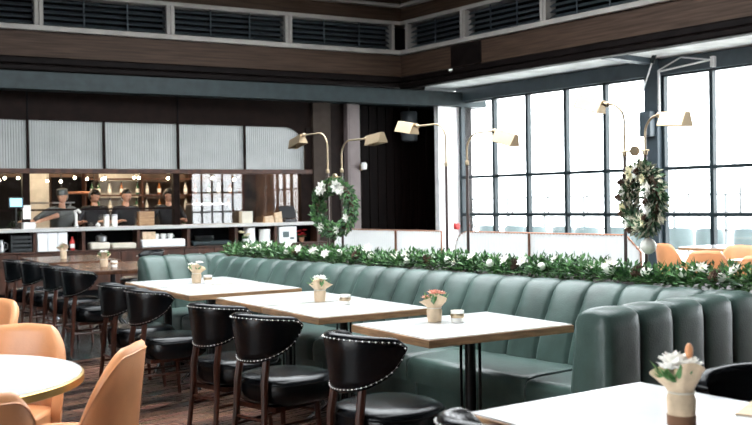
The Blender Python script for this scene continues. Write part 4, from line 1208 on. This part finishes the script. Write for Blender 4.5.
# ------------------------------------------------------------------ staff behind the bar
def skin_mesh(nodes, edges, root):
    import bmesh
    me = bpy.data.meshes.new('tmp'); me.from_pydata([n[:3] for n in nodes], edges, []); me.update()
    o = bpy.data.objects.new('tmp', me); col.objects.link(o)
    sk = o.modifiers.new('s', 'SKIN'); sk.use_smooth_shade = True
    lay = me.skin_vertices[0] if me.skin_vertices else None
    if lay is None:
        bm = bmesh.new(); bm.from_mesh(me); bm.verts.layers.skin.verify(); bm.to_mesh(me); bm.free(); lay = me.skin_vertices[0]
    for i, n in enumerate(nodes):
        r = n[3]; lay.data[i].radius = r if isinstance(r, tuple) else (r, r)
        lay.data[i].use_root = (i == root)
    sb = o.modifiers.new('u', 'SUBSURF'); sb.levels = 2; sb.render_levels = 2
    dg = bpy.context.evaluated_depsgraph_get(); dg.update()
    ev = o.evaluated_get(dg); m2 = ev.to_mesh()
    vs = [v.co.copy() for v in m2.vertices]; fs = [tuple(p.vertices) for p in m2.polygons]
    ev.to_mesh_clear(); bpy.data.objects.remove(o); bpy.data.meshes.remove(me)
    return vs, fs
def person(s, off, face_rz, label, lean=0.1, look=0.0, hands=None, hair='hair_black', shirt='shirt_black', hh=1.0, head_pitch=.15, cap=False):
    """local frame: the person faces -y (towards the counter)"""
    t = bar_empty('person', s, off, 0, label, 'person', 'kitchen staff behind the bar', face_rz)
    def sp(z): # point of the spine at height z, leaning forward
        return Vector((0, -(z - .92) * math.tan(lean) if z > .92 else 0, z))
    pel, wa, ch, nk, hd = sp(.93), sp(1.08), sp(1.27), sp(1.43), sp(1.48) + Vector((0, -.02, .0))
    N = []; E = []
    def add(p, r, par=None):
        N.append((p[0], p[1], p[2], r)); i = len(N) - 1
        if par is not None: E.append((par, i))
        return i
    ip = add(pel, (.12, .08)); iw = add(wa, (.10, .07), ip); ic = add(ch, (.115, .075), iw); inn = add(nk, .055, ic)
    add(hd + Vector((0, 0, .04)), .056, inn)
    for sx in (-1, 1):
        k = add((sx * .10, 0, .84), .085, ip); k = add((sx * .11, -.01, .48), .058, k); k = add((sx * .11, .02, .09), .042, k); add((sx * .12, -.13, .035), .035, k)
    hs = hands or [(-.22, -.30, 1.12), (.22, -.30, 1.12)]
    elbows = []
    for sx, h in zip((-1, 1), hs):
        sh = sp(1.37) + Vector((sx * .185, 0, 0)); h = Vector(h)
        mid = (sh + h) / 2; d = h - sh; L = .28 + .26
        dd = d.length; bend = math.sqrt(max(0, (L / 2) ** 2 - (dd / 2) ** 2)) if dd < L else 0
        el = mid + Vector((sx * .5, .25, -.8)).normalized() * min(bend, .17)
        elbows.append((sh, el, h))
        k = add(sh, .058, ic); k = add(el, .042, k); k = add(h + (el - h).normalized() * .09, .027, k)
        fw = (h - el).normalized()
        kk = add(h, (.034, .020), k)
        sd = fw.cross(Vector((0, 0, 1))).normalized()
        for q in range(4):
            b = h + fw * .035 + sd * (q - 1.5) * .019
            f1 = add(b, .010, kk); f2 = add(b + fw * (.036 - .004 * abs(q - 1.2)) + Vector((0, 0, -.012)), .009, f1); add(b + fw * (.06 - .006 * abs(q - 1.2)) + Vector((0, 0, -.032)), .0075, f2)
        tb = add(h - fw * .01 + sd * (-sx) * .04, .011, kk); add(h + fw * .025 + sd * (-sx) * .06 + Vector((0, 0, -.01)), .009, tb)
    vs, fs = skin_mesh(N, E, 0)
    mb = MB().add(vs, fs)
    # head with a face, joined into the body
    hc = hd + Vector((0, -.015, .115))
    mt = Matrix.Rotation(look, 4, 'Z') @ Matrix.Rotation(head_pitch, 4, 'X')
    def hd_pt(u, v):
        a = 2 * PI * u; p = -PI / 2 + PI * v
        x, y, z = C(p) * C(a), C(p) * S(a), S(p)
        x *= .074 * (1 - .16 * max(0, -z)); z2 = z * .113
        y2 = y * (.092 if y < 0 else .095) * (1 - .12 * max(0, -z))
        if y < 0:
            nx = math.exp(-(x / .014) ** 2)
            y2 -= .020 * nx * math.exp(-((z2 + .018) / .020) ** 2)                 # nose
            y2 += .008 * math.exp(-((abs(x) - .030) / .014) ** 2 - ((z2 - .012) / .013) ** 2)  # eye sockets
            y2 -= .006 * math.exp(-(x / .024) ** 2 - ((z2 + .054) / .008) ** 2)    # lips
            y2 -= .008 * math.exp(-(x / .03) ** 2 - ((z2 + .095) / .015) ** 2)     # chin
        return mt @ Vector((x, y2, z2)) + hc
    mb.grid(hd_pt, 28, 22, cu=True)
    for sx in (-1, 1): mb.ell(mt @ Vector((sx * .076, .008, 0)) + hc, (.010, .020, .030), 8, 6)
    mb.build('body', 'skin', t, angle=180)
    ey = MB()
    for sx in (-1, 1): ey.ell(mt @ Vector((sx * .030, -.079, .012)) + hc, (.011, .006, .006), 8, 6)
    ey.build('eyes', 'eye_dark', t)
    MB().ell(mt @ Vector((0, -.094, -.054)) + hc, (.022, .006, .007), 10, 6).build('lips', 'lip', t)
    hr = MB()
    def hair_pt(u, v):
        a = 2 * PI * u; p = -PI / 2 + PI * v
        x, y, z = C(p) * C(a), C(p) * S(a), S(p)
        cut = 1.0
        q = Vector((x * .088, y * .108 + .006, z * .126 + .010))
        if y < -.15 and q.z < .060: q = Vector((x * .060, y * .06 + .01, q.z * .9))
        if q.z < -.07: q = Vector((x * .055, abs(y) * .05 + .01, -.07))
        return mt @ q + hc
    hr.grid(hair_pt, 28, 20, cu=True); hr.build('hair', hair, t, angle=180)
    if cap:
        MB().lathe([(.088, .03), (.094, .05), (.09, .12), (.06, .135), (.01, .138)], n=20, mtx=Matrix.Translation(hc) @ mt).build('cap', 'shirt_grey', t)
    # shirt: torso and upper sleeves
    N = []; E = []
    a = add(sp(.90), (.165, .125)); b = add(wa, (.155, .118), a); c_ = add(ch, (.178, .128), b); add(sp(1.41), (.085, .075), c_)
    for sh, el, h in elbows:
        k = add(sh, .076, c_); k = add(sh.lerp(el, .5), .066, k); add(sh.lerp(el, .92), .058, k)
    vs, fs = skin_mesh(N, E, 0)
    MB().add(vs, fs).build('shirt', shirt, t, angle=180)
    N = []; E = []
    a = add(sp(.93), (.165, .125))
    for sx in (-1, 1):
        k = add((sx * .10, 0, .82), .10, a); k = add((sx * .11, -.01, .48), .075, k); add((sx * .11, .02, .07), .06, k)
    vs, fs = skin_mesh(N, E, 0)
    MB().add(vs, fs).build('trousers', 'shirt_black', t, angle=180)
    return t
person(1.05, .52, R(0), 'person in a grey shirt and cap leaning with both arms stretched along the counter', .30, R(-35), [(-.62, -.20, 1.20), (-.42, -.34, 1.19)], 'hair_grey', 'shirt_grey', cap=True)
person(1.66, .72, R(-10), 'person in a black shirt bent at the counter, head turned, behind the white jars', .16, R(50), [(-.20, -.36, 1.175), (.10, -.36, 1.175)], head_pitch=.35)
person(2.13, .48, R(10), 'person with dark hair and a black shirt looking straight out over the counter', .04, R(-4), [(-.2, -.28, 1.18), (.14, -.28, 1.18)])
person(2.90, .54, R(-8), 'person in a black shirt reaching a bare forearm along the counter, beside the bar post', .10, R(35), [(-.36, -.30, 1.20), (.22, -.26, 1.18)], head_pitch=.3)
# ------------------------------------------------------------------ daylight
w = bpy.data.worlds.new('sky'); scn.world = w; w.use_nodes = True
bg = w.node_tree.nodes['Background']
bg.inputs['Color'].default_value = (.92, .97, 1.0, 1); bg.inputs['Strength'].default_value = 3.2
scn.cycles.use_denoising = True
scn.cycles.max_bounces = 10; scn.cycles.diffuse_bounces = 5; scn.cycles.transparent_max_bounces = 16
scn.cycles.sample_clamp_indirect = 6
vs_ = scn.view_settings
vs_.view_transform = 'Standard'; vs_.look = 'None'; vs_.exposure = 1.85; vs_.gamma = 1.0; vs_.use_curve_mapping = False
